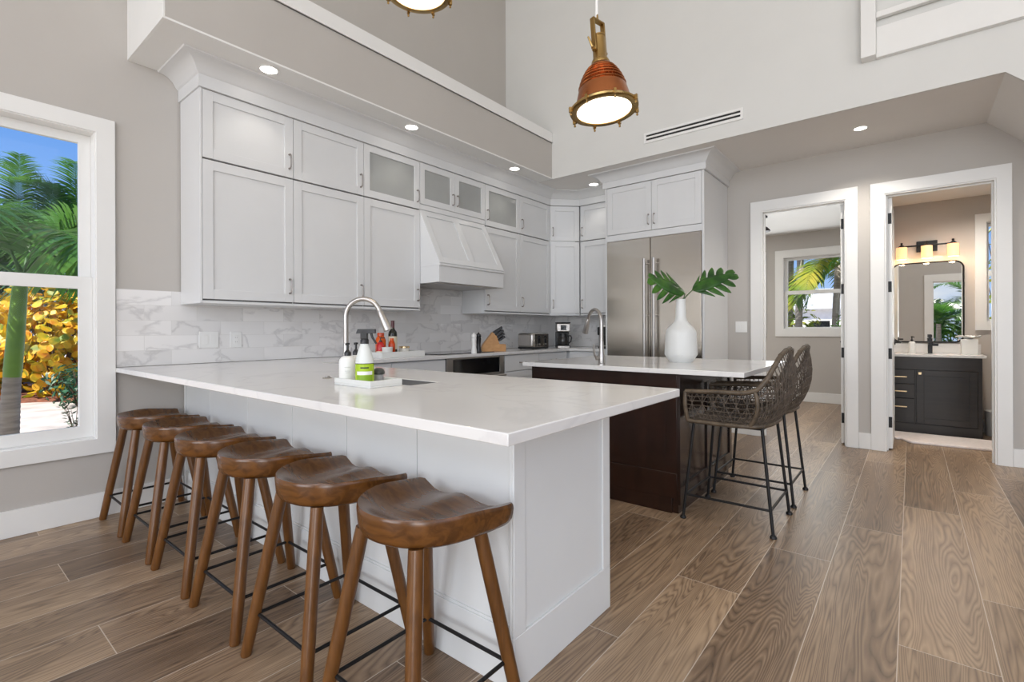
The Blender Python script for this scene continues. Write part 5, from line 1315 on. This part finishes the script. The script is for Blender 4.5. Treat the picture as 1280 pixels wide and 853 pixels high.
# ================================================================ vase with monstera leaves on the island
Lv = Vector((-1.338, 3.655, ZI))
v = thing('vase', 'matte white bottle shaped vase on the island', 'vase', Lv)
b = MB(); b.lathe([(0, 0.0), (0.080, 0.0), (0.084, 0.004), (0.116, 0.052), (0.118, 0.060), (0.110, 0.205), (0.108, 0.226), (0.096, 0.250), (0.060, 0.285), (0.044, 0.308), (0.038, 0.335), (0.0335, 0.455), (0.0345, 0.468), (0.0285, 0.468), (0.027, 0.44), (0.0, 0.40)], Lv, 56)
b.build('body', M['whiteceramic'], v, angle=30)
M['monstera'] = leafmat('monstera_leaf', (0.020, 0.085, 0.012), (0.045, 0.155, 0.018), (0.090, 0.235, 0.025), 9.0, 0.25, 0.35)
M['stem'] = mat('green_stem', (0.055, 0.10, 0.03), 0.5, var=0.1)
def monstera(name, label, base, tip_dir, up, L, W, stem_pts, droop):
    """split leaf: midrib lobes separated by deep notches"""
    t = thing(name, label, 'leaf stem', stem_pts[0], 'monstera stems in the white vase')
    b = MB(); b.tube(stem_pts, 0.0042, 8); b.build('stem', M['stem'], t)
    A = Vector(tip_dir).normalized(); N = Vector(up).normalized(); N = (N - A * N.dot(A)).normalized(); S_ = A.cross(N)
    O = Vector(base); q = MB()
    def P(u, w):          # u along the midrib 0..1, w sideways -1..1
        half = W * (math.sin(PI * min(1, (u * 0.86 + 0.14)) ** 0.85) ** 0.8)
        z = -droop * L * (u ** 2) - 0.22 * abs(w) ** 1.6 * half - 0.0
        return O + A * (u * L + 0.30 * L * abs(w) ** 1.3 * (0.55 + 0.45 * (1 - u))) + S_ * (w * half) + N * (z + 0.04 * L * math.sin(PI * u))
    nl = 5
    for sgn in (-1, 1):
        # continuous inner blade
        prev = None
        for i in range(25):
            u = i / 24
            row = [P(u, sgn * w) for w in (0.0, 0.18, 0.36)]
            row = [q.bm.verts.new(p) for p in row]
            if prev:
                for a in range(2): q.face([prev[a], prev[a + 1], row[a + 1], row[a]])
            prev = row
        # finger lobes
        for k in range(nl):
            u0 = k / nl + (0.010 if k else -0.0); u1 = (k + 1) / nl - 0.022
            if k == nl - 1: u1 = 0.995
            rows = []
            for j in range(8):
                w = 0.36 + 0.64 * j / 7; shr = 0.62 * (j / 7) ** 3.0 * (u1 - u0)
                ends = (u0 + shr * 0.75 + 0.0, u1 - shr * 0.75)
                rows.append([q.bm.verts.new(P(ends[0] + (ends[1] - ends[0]) * m / 3, sgn * w)) for m in range(4)])
            for r0, r1 in zip(rows, rows[1:]):
                for m in range(3): q.face([r0[m], r0[m + 1], r1[m + 1], r1[m]])
    bmesh.ops.remove_doubles(q.bm, verts=q.bm.verts[:], dist=0.0008)
    lf = q.build('leaf_blade', M['monstera'], t, recalc=True)
    so = lf.modifiers.new('thickness', 'SOLIDIFY'); so.thickness = 0.0009
    b = MB(); b.tube([P(u / 10, 0) - N * 0.001 for u in range(11)], [0.0032 - 0.0024 * u / 10 for u in range(11)], 6); b.build('midrib', M['stem'], lf)
    return t
RT = Vector((0.777, 0.63, 0)); FWD = Vector((-0.63, 0.777, 0))
top = Lv + Z * 0.45
monstera('monstera_stem', 'bright green split leaf leaning right out of the vase', top + RT * 0.085 + Z * 0.085, RT * 1.0 + Z * 0.42 - FWD * 0.10, Z * 0.62 - FWD * 0.75 - RT * 0.1, 0.315, 0.150,
         [Lv + Z * 0.412 + RT * 0.004, top + RT * 0.01, top + RT * 0.045 + Z * 0.045, top + RT * 0.09 + Z * 0.088], 0.05)
monstera('monstera_stem', 'darker split leaf drooping left out of the vase', top + RT * 0.028 + Z * 0.060 - FWD * 0.01, -RT * 1.0 + Z * 0.38 - FWD * 0.1, Z * 0.55 - FWD * 0.8 - RT * 0.1, 0.285, 0.155,
         [Lv + Z * 0.412 - RT * 0.004, top - RT * 0.004 - FWD * 0.006, top + RT * 0.022 + Z * 0.030 - FWD * 0.01, top + RT * 0.028 + Z * 0.062 - FWD * 0.01], -0.06)

# ================================================================ switches and outlets
def plate(name, label, cat, O, U, N, w, h, kind):
    t = thing(name, label, cat, O)
    O = Vector(O); b = MB(); b.obox(O, U, Z, N, -w / 2, w / 2, -h / 2, h / 2, 0.0003, 0.006); b.build('plate', M['whiteplastic'], t, bevel=0.0015)
    n_ = 2 if kind == 'switch2' else 1
    for i in range(n_):
        c = (i - (n_ - 1) / 2) * 0.046
        b = MB(); b.obox(O, U, Z, N, c - 0.016, c + 0.016, -0.033, 0.033, 0.0062, 0.0085)
        nm = 'rocker' if kind != 'outlet' else 'socket_face'
        s = b.build(nm, M['trim'], t, bevel=0.001)
        if kind == 'outlet':
            for zz in (-0.016, 0.016):
                b = MB(); b.obox(O, U, Z, N, c - 0.007, c - 0.0045, zz - 0.004, zz + 0.004, 0.0086, 0.0089); b.obox(O, U, Z, N, c + 0.0045, c + 0.007, zz - 0.004, zz + 0.004, 0.0086, 0.0089); b.build('socket_slots', M['grey_pl'], s)
plate('light_switch', 'white double switch plate on the marble under the first wall cabinet', 'switch', (XW + 0.010, 1.357, 1.080), Y, X, 0.125, 0.115, 'switch2')
plate('power_outlet', 'white outlet plate right of the switch on the marble', 'outlet', (XW + 0.010, 1.536, 1.077), Y, X, 0.078, 0.115, 'outlet')
plate('light_switch', 'white double switch plate on the wall between fridge and left door', 'switch', (-1.437, YB, 1.165), X, -Y, 0.118, 0.118, 'switch2')

# ================================================================ bathroom
v = thing('bathroom_vanity', 'dark wood bathroom vanity seen through the right doorway', 'vanity', (0.2, 7.13, 0))
VX0, VX1, VY = -0.212, 0.560, 6.87
b = MB(); b.box(VX0, VX1, VY + 0.02, YBA - 0.012, 0.0, 0.833); b.build('body', M['vanity'], v, bevel=0.001)
b = MB(); b.box(VX0, VX1, VY + 0.001, VY + 0.0198, 0.697, 0.833); b.box(VX0, VX1, VY + 0.001, VY + 0.0198, 0.0, 0.112); b.box(0.028, 0.042, VY + 0.004, VY + 0.0198, 0.112, 0.697); b.box(0.526, VX1, VY + 0.001, VY + 0.0198, 0.112, 0.697)
b.build('face_frame', M['vanity'], v, bevel=0.001)
for z0, z1, zh in ((0.541, 0.693, 0.615), (0.384, 0.536, 0.458), (0.116, 0.379, 0.290)):
    b = MB(); b.box(VX0 + 0.012, 0.027, VY - 0.006, VY + 0.0195, z0, z1); d = b.build('drawer', M['vanity'], v, bevel=0.002)
    xm = (VX0 + 0.039) / 2
    b = MB(); b.box(xm - 0.08, xm + 0.05, VY - 0.030, VY - 0.020, zh - 0.006, zh + 0.006)
    for xx in (xm - 0.06, xm + 0.03): b.box(xx - 0.005, xx + 0.005, VY - 0.0202, VY - 0.0062, zh - 0.004, zh + 0.004)
    h = b.build('handle', M['gold'], d, bevel=0.001); h['label'] = 'gold bar handle'
b = MB(); shaker(b, (0.043, VY + 0.0195, 0.118), X, Z, -Y, 0.482, 0.574, 0.062, 0.026, 0.011); d = b.build('door', M['vanity'], v, bevel=0.0015)
b = MB(); b.box(0.058, 0.086, VY - 0.028, VY - 0.010, 0.645, 0.672); b.box(0.068, 0.076, VY - 0.0102, VY - 0.0062, 0.654, 0.663); h = b.build('knob', M['gold'], d, bevel=0.002); h['label'] = 'square gold knob'
b = MB(); b.box(VX0, 0.592, VY - 0.018, YBA - 0.001, 0.834, 0.860); b.build('countertop', M['quartz'], v, bevel=0.003)
b = MB(); b.box(VX0, 0.592, YBA - 0.016, YBA - 0.001, 0.8602, 0.965); b.build('backsplash', M['quartz'], v, bevel=0.002)
# mirror with thin black rounded frame
def rrect(x0, x1, z0, z1, r, n=8):
    pts = []
    for cx, cz, a0 in ((x1 - r, z1 - r, 0), (x0 + r, z1 - r, PI / 2), (x0 + r, z0 + r, PI), (x1 - r, z0 + r, 1.5 * PI)):
        pts += [(cx + r * math.cos(a0 + PI / 2 * i / n), cz + r * math.sin(a0 + PI / 2 * i / n)) for i in range(n + 1)]
    return pts
m_ = thing('mirror', 'rounded black framed mirror above the bathroom vanity', 'mirror', (0.14, YBA, 0.98))
R = rrect(-0.168, 0.448, 0.990, 1.893, 0.075)
b = MB(); b.extrude([(x, YBA - 0.014, z) for x, z in R], (0, 0.012, 0)); g = b.build('mirror_glass', M['mirror'], m_, smooth=False)
b = MB(); b.tube([(x, YBA - 0.013, z) for x, z in rrect(-0.172, 0.452, 0.986, 1.897, 0.079)], 0.0085, 8, closed=True); b.build('frame', M['blackmetal'], m_)
# three-light fixture
lf = thing('vanity_light', 'black wall light with three glowing alabaster shades over the mirror', 'wall light', (0.14, YBA, 2.07))
b = MB(); b.box(0.05, 0.235, YBA - 0.03, YBA - 0.001, 2.022, 2.145); b.build('back_plate', M['blackmetal'], lf, bevel=0.003)
b = MB(); b.tube([(-0.09, YBA - 0.115, 2.085), (0.37, YBA - 0.115, 2.085)], 0.009, 10)
b.tube([(0.142, YBA - 0.03, 2.085), (0.142, YBA - 0.115, 2.085)], 0.012, 10); b.build('arm', M['blackmetal'], lf)
for xx in (-0.083, 0.140, 0.362):
    L0 = Vector((xx, YBA - 0.115, 0))
    b = MB(); b.lathe([(0, 2.134), (0.010, 2.132), (0.012, 2.118), (0.008, 2.110), (0.022, 2.098), (0.034, 2.086), (0.036, 2.078), (0, 2.078)], L0, 18); cp = b.build('shade_holder', M['blackmetal'], lf)
    b = MB(); b.lathe([(0.0505, 1.937), (0.0505, 2.0775), (0.0475, 2.0775), (0.0475, 1.937), (0.0505, 1.937)], L0, 28); sh_ = b.build('lamp_shade', M['shade'], lf); sh_['label'] = 'glowing amber glass shade'
    b = MB(); b.ball(L0 + Z * 1.985, (0.022, 0.022, 0.030), 14, 8); b.build('bulb', M['bulb'], sh_)
    l = bpy.data.lights.new('vanity_glow', 'POINT'); l.energy = 1.6; l.shadow_soft_size = 0.04; l.color = (1, 0.72, 0.42)
    lo = bpy.data.objects.new('vanity_glow', l); COL.objects.link(lo); lo.parent = lf; lo.location = Vector((xx, YBA - 0.115, 1.925)) - lf.location
# basin tap, soap, tissues, bin, mat
f = thing('basin_tap', 'square black tap on the bathroom vanity', 'tap', (0.165, 7.24, 0.8602))
b = MB(); b.box(0.145, 0.185, 7.22, 7.26, 0.8602, 1.03); b.box(0.148, 0.182, 7.10, 7.2195, 0.955, 0.985); b.build('body', M['blackmetal'], f, bevel=0.003)
b = MB(); b.box(0.148, 0.182, 7.215, 7.262, 1.036, 1.072); b.tube([(0.165, 7.24, 1.03), (0.165, 7.24, 1.037)], 0.010, 10); b.build('lever', M['blackmetal'], f, bevel=0.003)
b = MB(); b.box(0.185, 0.235, 7.195, 7.225, 0.945, 0.975); b.build('spout', M['blackmetal'], f, bevel=0.003)
s = thing('soap_dispenser', 'white soap dispenser with black pump on the bathroom vanity', 'soap bottle', (0.007, 7.18, 0.8602))
b = MB(); b.lathe([(0, 0), (0.030, 0), (0.032, 0.004), (0.032, 0.115), (0.026, 0.128), (0.012, 0.134), (0, 0.134)], s.location, 24); b.build('bottle', M['whiteplastic'], s)
b = MB(); b.lathe([(0, 0.134), (0.013, 0.134), (0.013, 0.148), (0.005, 0.152), (0.005, 0.178), (0.010, 0.179), (0.010, 0.188), (0, 0.189)], s.location, 16); b.tube([Vector(s.location) + Z * 0.183, Vector(s.location) + Vector((0.02, -0.03, 0.180))], 0.004, 8); b.build('pump', M['blackplastic'], s)
t = thing('tissue_box', 'white tissue box with a tissue sticking out on the bathroom vanity', 'tissue box', (0.485, 7.19, 0.8602))
b = MB(); b.box(0.418, 0.550, 7.125, 7.255, 0.8602, 1.022); b.build('box', M['whiteceramic'], t, bevel=0.003)
b = MB(); rnd = random.Random(3); ring0 = None
for k, (r, zz) in enumerate(((0.02, 1.0225), (0.040, 1.040), (0.070, 1.056), (0.085, 1.052))):
    ring = [b.bm.verts.new((0.485 + r * math.cos(a) * (1 + 0.25 * math.sin(3 * a + k)), 7.19 + r * 0.75 * math.sin(a) * (1 + 0.25 * math.cos(2 * a + k)), zz + 0.012 * math.sin(4 * a + k * 1.3) * (k > 0))) for a in [2 * PI * i / 20 for i in range(20)]]
    if ring0:
        for i in range(20): b.face([ring0[i], ring0[(i + 1) % 20], ring[(i + 1) % 20], ring[i]])
    ring0 = ring
ts = b.build('tissue', M['whiteplastic'], t); ts.modifiers.new('thickness', 'SOLIDIFY').thickness = 0.0008
t = thing('waste_bin', 'pale bin standing right of the bathroom vanity', 'bin', (0.71, 7.26, 0))
b = MB(); b.lathe([(0, 0.0005), (0.098, 0.0005), (0.102, 0.006), (0.110, 0.255), (0.114, 0.262), (0.108, 0.262), (0.098, 0.012), (0, 0.010)], (0.715, 7.26, 0), 32); b.build('bucket', M['whiteceramic'], t)
M['mat'] = mat('white_cotton_mat', (0.80, 0.73, 0.70), 0.9, var=0.05, scale=30, bump=0.5, bscale=220)
t = thing('bath_mat', 'white bath mat on the floor before the bathroom vanity', 'bath mat', (0.35, 6.55, 0))
b = MB(); pts = [(-0.15, 6.80), (1.10, 6.80), (1.10, 6.33)] + [(1.10 - 1.10 * i / 12, 6.33 - 0.06 * i / 12) for i in range(1, 13)] + [(-0.03, 6.30), (-0.055, 6.36), (-0.085, 6.42), (-0.125, 6.40), (-0.15, 6.44)]
b.prism(pts, 0.0008, 0.026); b.build('pile', M['mat'], t, bevel=0.009, seg=3)
# room beyond the left door: black ceiling light just inside
t = thing('ceiling_lamp', 'small dark hanging ceiling light beyond the left doorway', 'ceiling light', (-1.545, 7.3, 2.66))
b = MB(); b.lathe([(0, 2.455), (0.085, 2.455), (0.082, 2.475), (0.05, 2.51), (0.02, 2.525), (0.012, 2.53), (0, 2.53)], (-1.545, 7.3, 0), 28); b.build('lamp_shade', M['blackmetal'], t)
b = MB(); b.tube([(-1.545, 7.3, 2.528), (-1.545, 7.3, 2.65)], 0.006, 8); b.lathe([(0, 2.64), (0.05, 2.64), (0.05, 2.6595), (0, 2.6595)], (-1.545, 7.3, 0), 20); b.build('stem', M['blackmetal'], t)
area('bedroom_fill_light', (-2.55, 6.75, 2.63), (0, 0, 0), 0.6, 0.6, 34, (1, 0.985, 0.97))  # fill lamp without a fixture, added to brighten the far room
area('daylight_bedroom', (-1.75, 8.78, 1.75), (math.radians(-90), 0, 0), 2.2, 1.1, 22, (0.95, 0.98, 1.0))

# ================================================================ garden
GZ = -0.28
M['sand'] = mat('white_coral_sand', (0.47, 0.42, 0.375), 0.95, var=0.25, scale=2.5, bump=0.6, bscale=30)
b = MB(); b.box(-40, 40, -40, 45, GZ - 0.3, GZ); g = struct(b.build('ground', M['sand'], smooth=False), 'pale sandy ground of the garden', 'ground')
M['palm_leaf'] = leafmat('palm_frond', (0.030, 0.105, 0.016), (0.065, 0.19, 0.028), (0.13, 0.28, 0.045), 2.0, 0.42, 0.35)
M['palm_leaf_y'] = leafmat('yellow_green_frond', (0.08, 0.16, 0.02), (0.20, 0.27, 0.03), (0.42, 0.36, 0.05), 1.5, 0.3, 0.4)
M['palm_dark'] = leafmat('dark_frond', (0.010, 0.045, 0.012), (0.020, 0.085, 0.022), (0.045, 0.135, 0.03), 1.5, 0.25, 0.4)
M['grape'] = leafmat('sea_grape_leaf', (0.16, 0.24, 0.02), (0.66, 0.44, 0.015), (0.68, 0.26, 0.015), 3.5, 0.3, 0.45)
M['shrub'] = leafmat('dark_shrub_leaf', (0.012, 0.05, 0.02), (0.02, 0.09, 0.04), (0.05, 0.14, 0.06), 4.0, 0.2, 0.45)
M['shaft'] = mat('green_crownshaft', (0.16, 0.30, 0.045), 0.45, var=0.15, scale=3, stretch=(1, 1, 3))
M['bark'] = mat('grey_palm_bark', (0.34, 0.30, 0.26), 0.85, var=0.25, scale=5, bump=0.4, bscale=25, stretch=(1, 1, 6))
M['mulch'] = mat('red_brown_mulch', (0.16, 0.055, 0.028), 0.95, var=0.5, scale=18, bump=0.8, bscale=40)
M['twig'] = mat('brown_twig', (0.10, 0.07, 0.045), 0.85, var=0.3)
rg = random.Random(21)
def frond_mesh(base, az, el, L, droop, nl=40, ll=0.42, lw=0.017, hang=0.35, r=0.011):
    b = MB(); pts = []; p = Vector(base); e = el; n = 16
    for i in range(n + 1):
        pts.append(p.copy()); p = p + Vector((math.cos(az) * math.cos(e), math.sin(az) * math.cos(e), math.sin(e))) * (L / n)
        e -= droop / n * (0.5 + 1.2 * i / n)
    b.tube(pts, [r * (1 - 0.85 * i / n) for i in range(n + 1)], 5)
    for k in range(nl):
        u = 0.14 + 0.86 * k / (nl - 1); f = u * n; j = min(int(f), n - 1); q = pts[j].lerp(pts[j + 1], f - j); T = (pts[j + 1] - pts[j]).normalized()
        Sd = T.cross(Z)
        if Sd.length < 0.1: Sd = Vector((math.sin(az), -math.cos(az), 0))
        Sd.normalize(); Up = Sd.cross(T)
        ln = ll * (0.45 + 0.75 * math.sin(PI * min(1, u * 0.92 + 0.10)) ** 0.7) * rg.uniform(0.85, 1.1)
        for s in (-1, 1):
            d = (Sd * s * 0.80 + T * (0.55 + 0.4 * u) + Up * rg.uniform(0.10, 0.38)).normalized(); q2 = q
            wv = (d.cross(Up)).normalized() * lw; rows = []
            for m in range(4):
                t = m / 3; w = (0.55, 1.0, 0.75, 0.04)[m]
                c = q2 + d * (ln * t) - Z * (ln * hang * t * t)
                rows.append((b.bm.verts.new(c - wv * w), b.bm.verts.new(c + wv * w)))
            for (a0, a1), (b0, b1) in zip(rows, rows[1:]): b.face([a0, a1, b1, b0])
    return b
def palm(name, label, loc, crown_z, lean, r0, r1, nf, L, leaf, shaft=0.0, group=None, els=(0.15, 1.25), droop=(1.0, 1.9), azs=None, trunk='bark', nl=40, ll=0.42, lw=0.017):
    t = thing(name, label, 'palm tree', (loc[0], loc[1], GZ), group)
    B0 = Vector((loc[0], loc[1], GZ)); C = Vector((loc[0] + lean[0], loc[1] + lean[1], crown_z))
    zs = (C.z - shaft - GZ) / (C.z - GZ)
    if r0 > 0:
        n = 40; pts, rs = [], []
        for i in range(n + 1):
            u = i / n * zs; q = B0.lerp(C, u) - Vector((lean[0], lean[1], 0)) * 0.35 * u * (1 - u)
            pts.append(q); rs.append((r0 + (r1 - r0) * (i / n) ** 0.7) * (1.0 + (0.035 if i % 2 else -0.02)))
        b = MB(); b.tube(pts, rs, 18); b.build('trunk', M[trunk], t)
        if shaft > 0:
            b = MB(); P0 = pts[-1]; b.tube([P0, P0.lerp(C, 0.08), P0.lerp(C, 0.5), P0.lerp(C, 0.9), C], [r1 * 1.02, r1 * 1.06, r1 * 1.0, r1 * 0.86, r1 * 0.7], 18); b.build('crownshaft', M['shaft'], t)
    for k in range(nf):
        az = azs[k] if azs else 2 * PI * k / nf + rg.uniform(-0.25, 0.25)
        el = rg.uniform(*els)
        fm = frond_mesh(C + Vector((rg.uniform(-.02, .02), rg.uniform(-.02, .02), 0)), az, el, L * rg.uniform(0.85, 1.1), rg.uniform(*droop), nl, ll, lw)
        fm.build('frond', M[leaf], t, recalc=False)
    return t
def bush(name, label, cat, loc, size, leaf, n, ls, round_=True, group=None, seed=1, zbase=None):
    r = random.Random(seed); zb = GZ if zbase is None else zbase
    t = thing(name, label, cat, (loc[0], loc[1], zb), group)
    c = Vector((loc[0], loc[1], zb + size[2] * 0.52)); b = MB(); st = MB()
    for i in range(n):
        d = Vector((r.gauss(0, 1), r.gauss(0, 1), r.gauss(0, 1))).normalized(); k = r.uniform(0.55, 1.05) * (1 + 0.18 * math.sin(d.x * 7 + seed) * math.cos(d.y * 6 + d.z * 5))
        p = c + Vector((d.x * size[0] * k, d.y * size[1] * k, d.z * size[2] * 0.55 * k))
        if p.z < zb + 0.03: p.z = zb + 0.03 + r.uniform(0, 0.1)
        nrm = (d + Vector((r.uniform(-.8, .8), r.uniform(-.8, .8), r.uniform(-.2, 1.0)))).normalized(); a = nrm.orthogonal().normalized(); a = Matrix.Rotation(r.uniform(0, 6.28), 3, nrm) @ a; e = nrm.cross(a)
        s = ls * r.uniform(0.6, 1.2)
        if round_: pts = [p + (a * math.cos(x) + e * math.sin(x) * 0.92) * s + nrm * (0.12 * s * math.cos(2 * x)) for x in [2 * PI * j / 8 for j in range(8)]]
        else: pts = [p - a * s, p - a * s * 0.3 + e * s * 0.30, p + a * s * 0.45 + e * s * 0.24, p + a * s * 1.1 - nrm * s * 0.25, p + a * s * 0.45 - e * s * 0.24, p - a * s * 0.3 - e * s * 0.30]
        b.poly(pts)
    for i in range(14):
        a = 2 * PI * i / 14 + r.uniform(-.2, .2); k = r.uniform(0.3, 0.7)
        e = c + Vector((math.cos(a) * size[0] * k, math.sin(a) * size[1] * k, size[2] * r.uniform(0.0, 0.35)))
        st.tube([(loc[0] + math.cos(a) * 0.05, loc[1] + math.sin(a) * 0.05, zb), Vector((loc[0], loc[1], zb)).lerp(e, 0.5) + Vector((0, 0, 0.08)), e], [0.018, 0.012, 0.005], 6)
    b.build('foliage', M[leaf], t, smooth=False, recalc=False); st.build('branches', M['twig'], t)
    return t
def at(px, depth, z=None):
    """a spot straight out through the left window: sideways px of the photograph, distance along the view"""
    l = (px - 640) / 614.9 * depth
    return Vector((-0.63 * depth + 0.777 * l, 0.777 * depth + 0.63 * l, GZ if z is None else z))
ip = at(6, 4.5)
palm('garden_palm', 'palm with green crownshaft and ringed grey trunk outside the tall window', (ip.x, ip.y), 1.66, (0.115, 0.093), 0.092, 0.062, 11, 1.75, 'palm_leaf', shaft=0.93,
     azs=[0.15, 0.75, 1.3, 1.75, 2.3, 2.9, 3.6, 4.2, 4.8, 5.4, 5.95], els=(0.55, 1.25), droop=(1.7, 2.6), nl=62, ll=0.52, lw=0.0125)
for k, (px, dp, hh, lf, az_) in enumerate(((-30, 12.6, 2.6, 'palm_dark', 2.2), (62, 12.8, 3.0, 'palm_dark', 2.4), (112, 13.2, 2.8, 'palm_dark', 2.4), (25, 14.0, 4.0, 'palm_leaf', 2.5), (95, 14.4, 4.3, 'palm_leaf', 2.5))):
    q = at(px, dp)
    palm('garden_palm', ('dark clump palm filling the left edge of the tall window', 'dark clump palm behind the green trunk outside the tall window', 'dark clump palm at the right side of the tall window', 'tall feathery palm rising behind the green trunk', 'tall feathery palm under the blue sky at right in the tall window')[k],
         (q.x, q.y), hh, (0.0, 0.0), 0.09, 0.07, 16, az_, lf, els=(-0.1, 1.35), droop=(1.0, 2.1), nl=46, ll=0.64, lw=0.020)
for k, (px, dp, sz, sd) in enumerate(((72, 10.4, (1.0, 0.9, 2.5), 3), (18, 10.9, (1.2, 1.1, 2.4), 4), (112, 11.0, (1.0, 0.9, 2.6), 5), (-50, 10.6, (1.1, 0.9, 2.4), 6))):
    q = at(px, dp)
    bush('sea_grape_bush', ('yellow and orange leaved bush right of the green palm trunk', 'yellow leaved bush behind the green palm trunk', 'yellow leaved bush at the right edge of the tall window', 'yellow leaved bush at the left edge of the tall window')[k], 'bush', (q.x, q.y), sz, 'grape', 620, 0.098, True, seed=sd)
q = at(100, 9.4); bush('shrub', 'low dark bluish shrub under the yellow bush', 'bush', (q.x, q.y), (0.60, 0.50, 0.8), 'shrub', 420, 0.07, False, seed=9)
t = thing('mulch_bed', 'strip of red brown mulch under the yellow bushes', 'mulch', (*at(60, 10.6).xy, GZ)); t['kind'] = 'stuff'
b = MB(); a_, c_ = at(-260, 9.9), at(230, 9.9)
dd = (c_ - a_).normalized(); nn = Vector((-0.63, 0.777, 0)); nn = (nn - dd * nn.dot(dd)).normalized()
rows = []
for i in range(25):
    o = a_.lerp(c_, i / 24); rows.append([b.bm.verts.new(o + nn * w + Z * (hh + 0.004)) for w, hh in ((-0.05 + 0.12 * math.sin(i * 1.7), -0.01), (0.2, 0.05), (1.2, 0.09), (3.6, 0.05), (3.9, -0.01))])
for r0, r1 in zip(rows, rows[1:]):
    for k in range(4): b.face([r0[k], r0[k + 1], r1[k + 1], r1[k]])
b.build('mulch', M['mulch'], t)
q = at(93, 6.7)
t = thing('young_shrub', 'small leafy sapling on the sand at the lower right of the tall window', 'plant', (q.x, q.y, GZ))
b = MB(); st = MB(); r = random.Random(4)
for i in range(6):
    e = q + Vector((r.uniform(-.16, .16), r.uniform(-.16, .16), r.uniform(.35, .62))); st.tube([q, q.lerp(e, 0.5) + Z * 0.04, e], [0.006, 0.004, 0.002], 5)
    for k in range(9):
        u = 0.25 + 0.75 * k / 8; c = q.lerp(e, u); a = Vector((r.uniform(-1, 1), r.uniform(-1, 1), r.uniform(-.1, .7))).normalized(); s_ = a.orthogonal().normalized() * 0.016
        b.poly([c, c + a * 0.03 + s_, c + a * 0.075, c + a * 0.03 - s_])
b.build('foliage', M['shrub'], t, smooth=False, recalc=False); st.build('stems', M['twig'], t)

# view from the far room: palms, yellow bushes, a white house
for k, (x, y, cz, lx, nf, lf) in enumerate(((-2.55, 15.0, 4.5, 0.05, 12, 'palm_leaf_y'), (-2.2, 14.0, 4.3, 0.1, 12, 'palm_leaf_y'), (-1.45, 14.0, 2.7, 0.1, 14, 'palm_leaf_y'), (-0.4, 13.6, 2.9, 0, 13, 'palm_leaf'), (-4.6, 15, 3.4, 0, 12, 'palm_leaf'))):
    palm('coconut_palm', ('tall pale palm trunk at left in the far room window', 'second tall palm trunk beside the pale one in the far room window', 'palm with yellow green fronds in the middle of the far room window', 'green palm at the right edge of the far room window', 'palm hidden behind the left window casing of the far room')[k], (x, y), cz, (lx, 0.1), 0.09, 0.07, nf, 2.1, lf, els=(-0.2, 1.2), droop=(1.0, 2.0), nl=34, ll=0.50, lw=0.024, group=None)
for k, (x, y, sz, sd, lf) in enumerate(((-3.2, 14.2, (0.9, 0.9, 2.4), 11, 'palm_leaf_y'), (-2.25, 14.8, (0.7, 0.6, 1.9), 12, 'palm_leaf_y'), (-0.95, 13.6, (0.5, 0.6, 1.9), 13, 'palm_leaf'), (1.3, 10.2, (0.9, 0.7, 3.6), 14, 'palm_leaf_y'))):
    bush('garden_bush', ('yellow leaved bush low at left in the far room window', 'smaller yellow leaved bush below the palms in the far room window', 'green bush low at right in the far room window', 'tall sunlit bush outside the bathroom window')[k], 'bush', (x, y), sz, lf, 420, 0.10, False, seed=sd)
hs = thing('neighbour_house', 'white house far behind the palms in the far room window', 'house', (-2.6, 30, GZ))
M['house'] = mat('white_house_wall', (0.75, 0.76, 0.78), 0.7)
M['roof'] = mat('pale_metal_roof', (0.42, 0.44, 0.46), 0.5)
b = MB(); b.box(-6.5, 1.8, 28, 34, GZ, 2.1); b.build('wall', M['house'], hs)
b = MB(); b.extrude([(-7.0, 27.6, 2.1), (-7.0, 31, 3.3), (-7.0, 34.4, 2.1)], (9.3, 0, 0)); b.build('roof', M['roof'], hs)
for xx in (-5.2, -3.4, -1.6, 0.2):
    b = MB(); b.box(xx - 0.45, xx + 0.45, 27.97, 28.02, 0.5, 1.6); wf = b.build('window', M['trim'], hs)
    b = MB(); b.box(xx - 0.38, xx + 0.38, 27.955, 27.969, 0.57, 1.53); b.build('pane', M['blackglass'], wf)
# garden behind the viewer, seen in the bathroom mirror
for k, (x, y, cz) in enumerate(((0.75, -8.2, 1.3), (1.9, -9.5, 1.9), (-0.3, -10.5, 1.6), (3.4, -8.6, 1.4))):
    palm('garden_palm', ('palm reflected in the middle of the bathroom mirror', 'palm reflected at the right of the bathroom mirror', 'palm behind the viewer left of the garden doors', 'palm behind the viewer right of the garden doors')[k], (x, y), cz, (0, 0.1), 0.10, 0.07, 13, 1.9, 'palm_leaf', els=(0.1, 1.25), droop=(1.0, 2.0), nl=34, ll=0.48, lw=0.022)
for k, (x, y) in enumerate(((0.75, -8.9), (2.4, -9.2))):
    bush('garden_bush', ('dense green bush reflected in the bathroom mirror', 'dense green bush behind the viewer')[k], 'bush', (x, y), (1.0, 0.6, 2.0), 'palm_leaf', 300, 0.16, False, seed=30 + k)
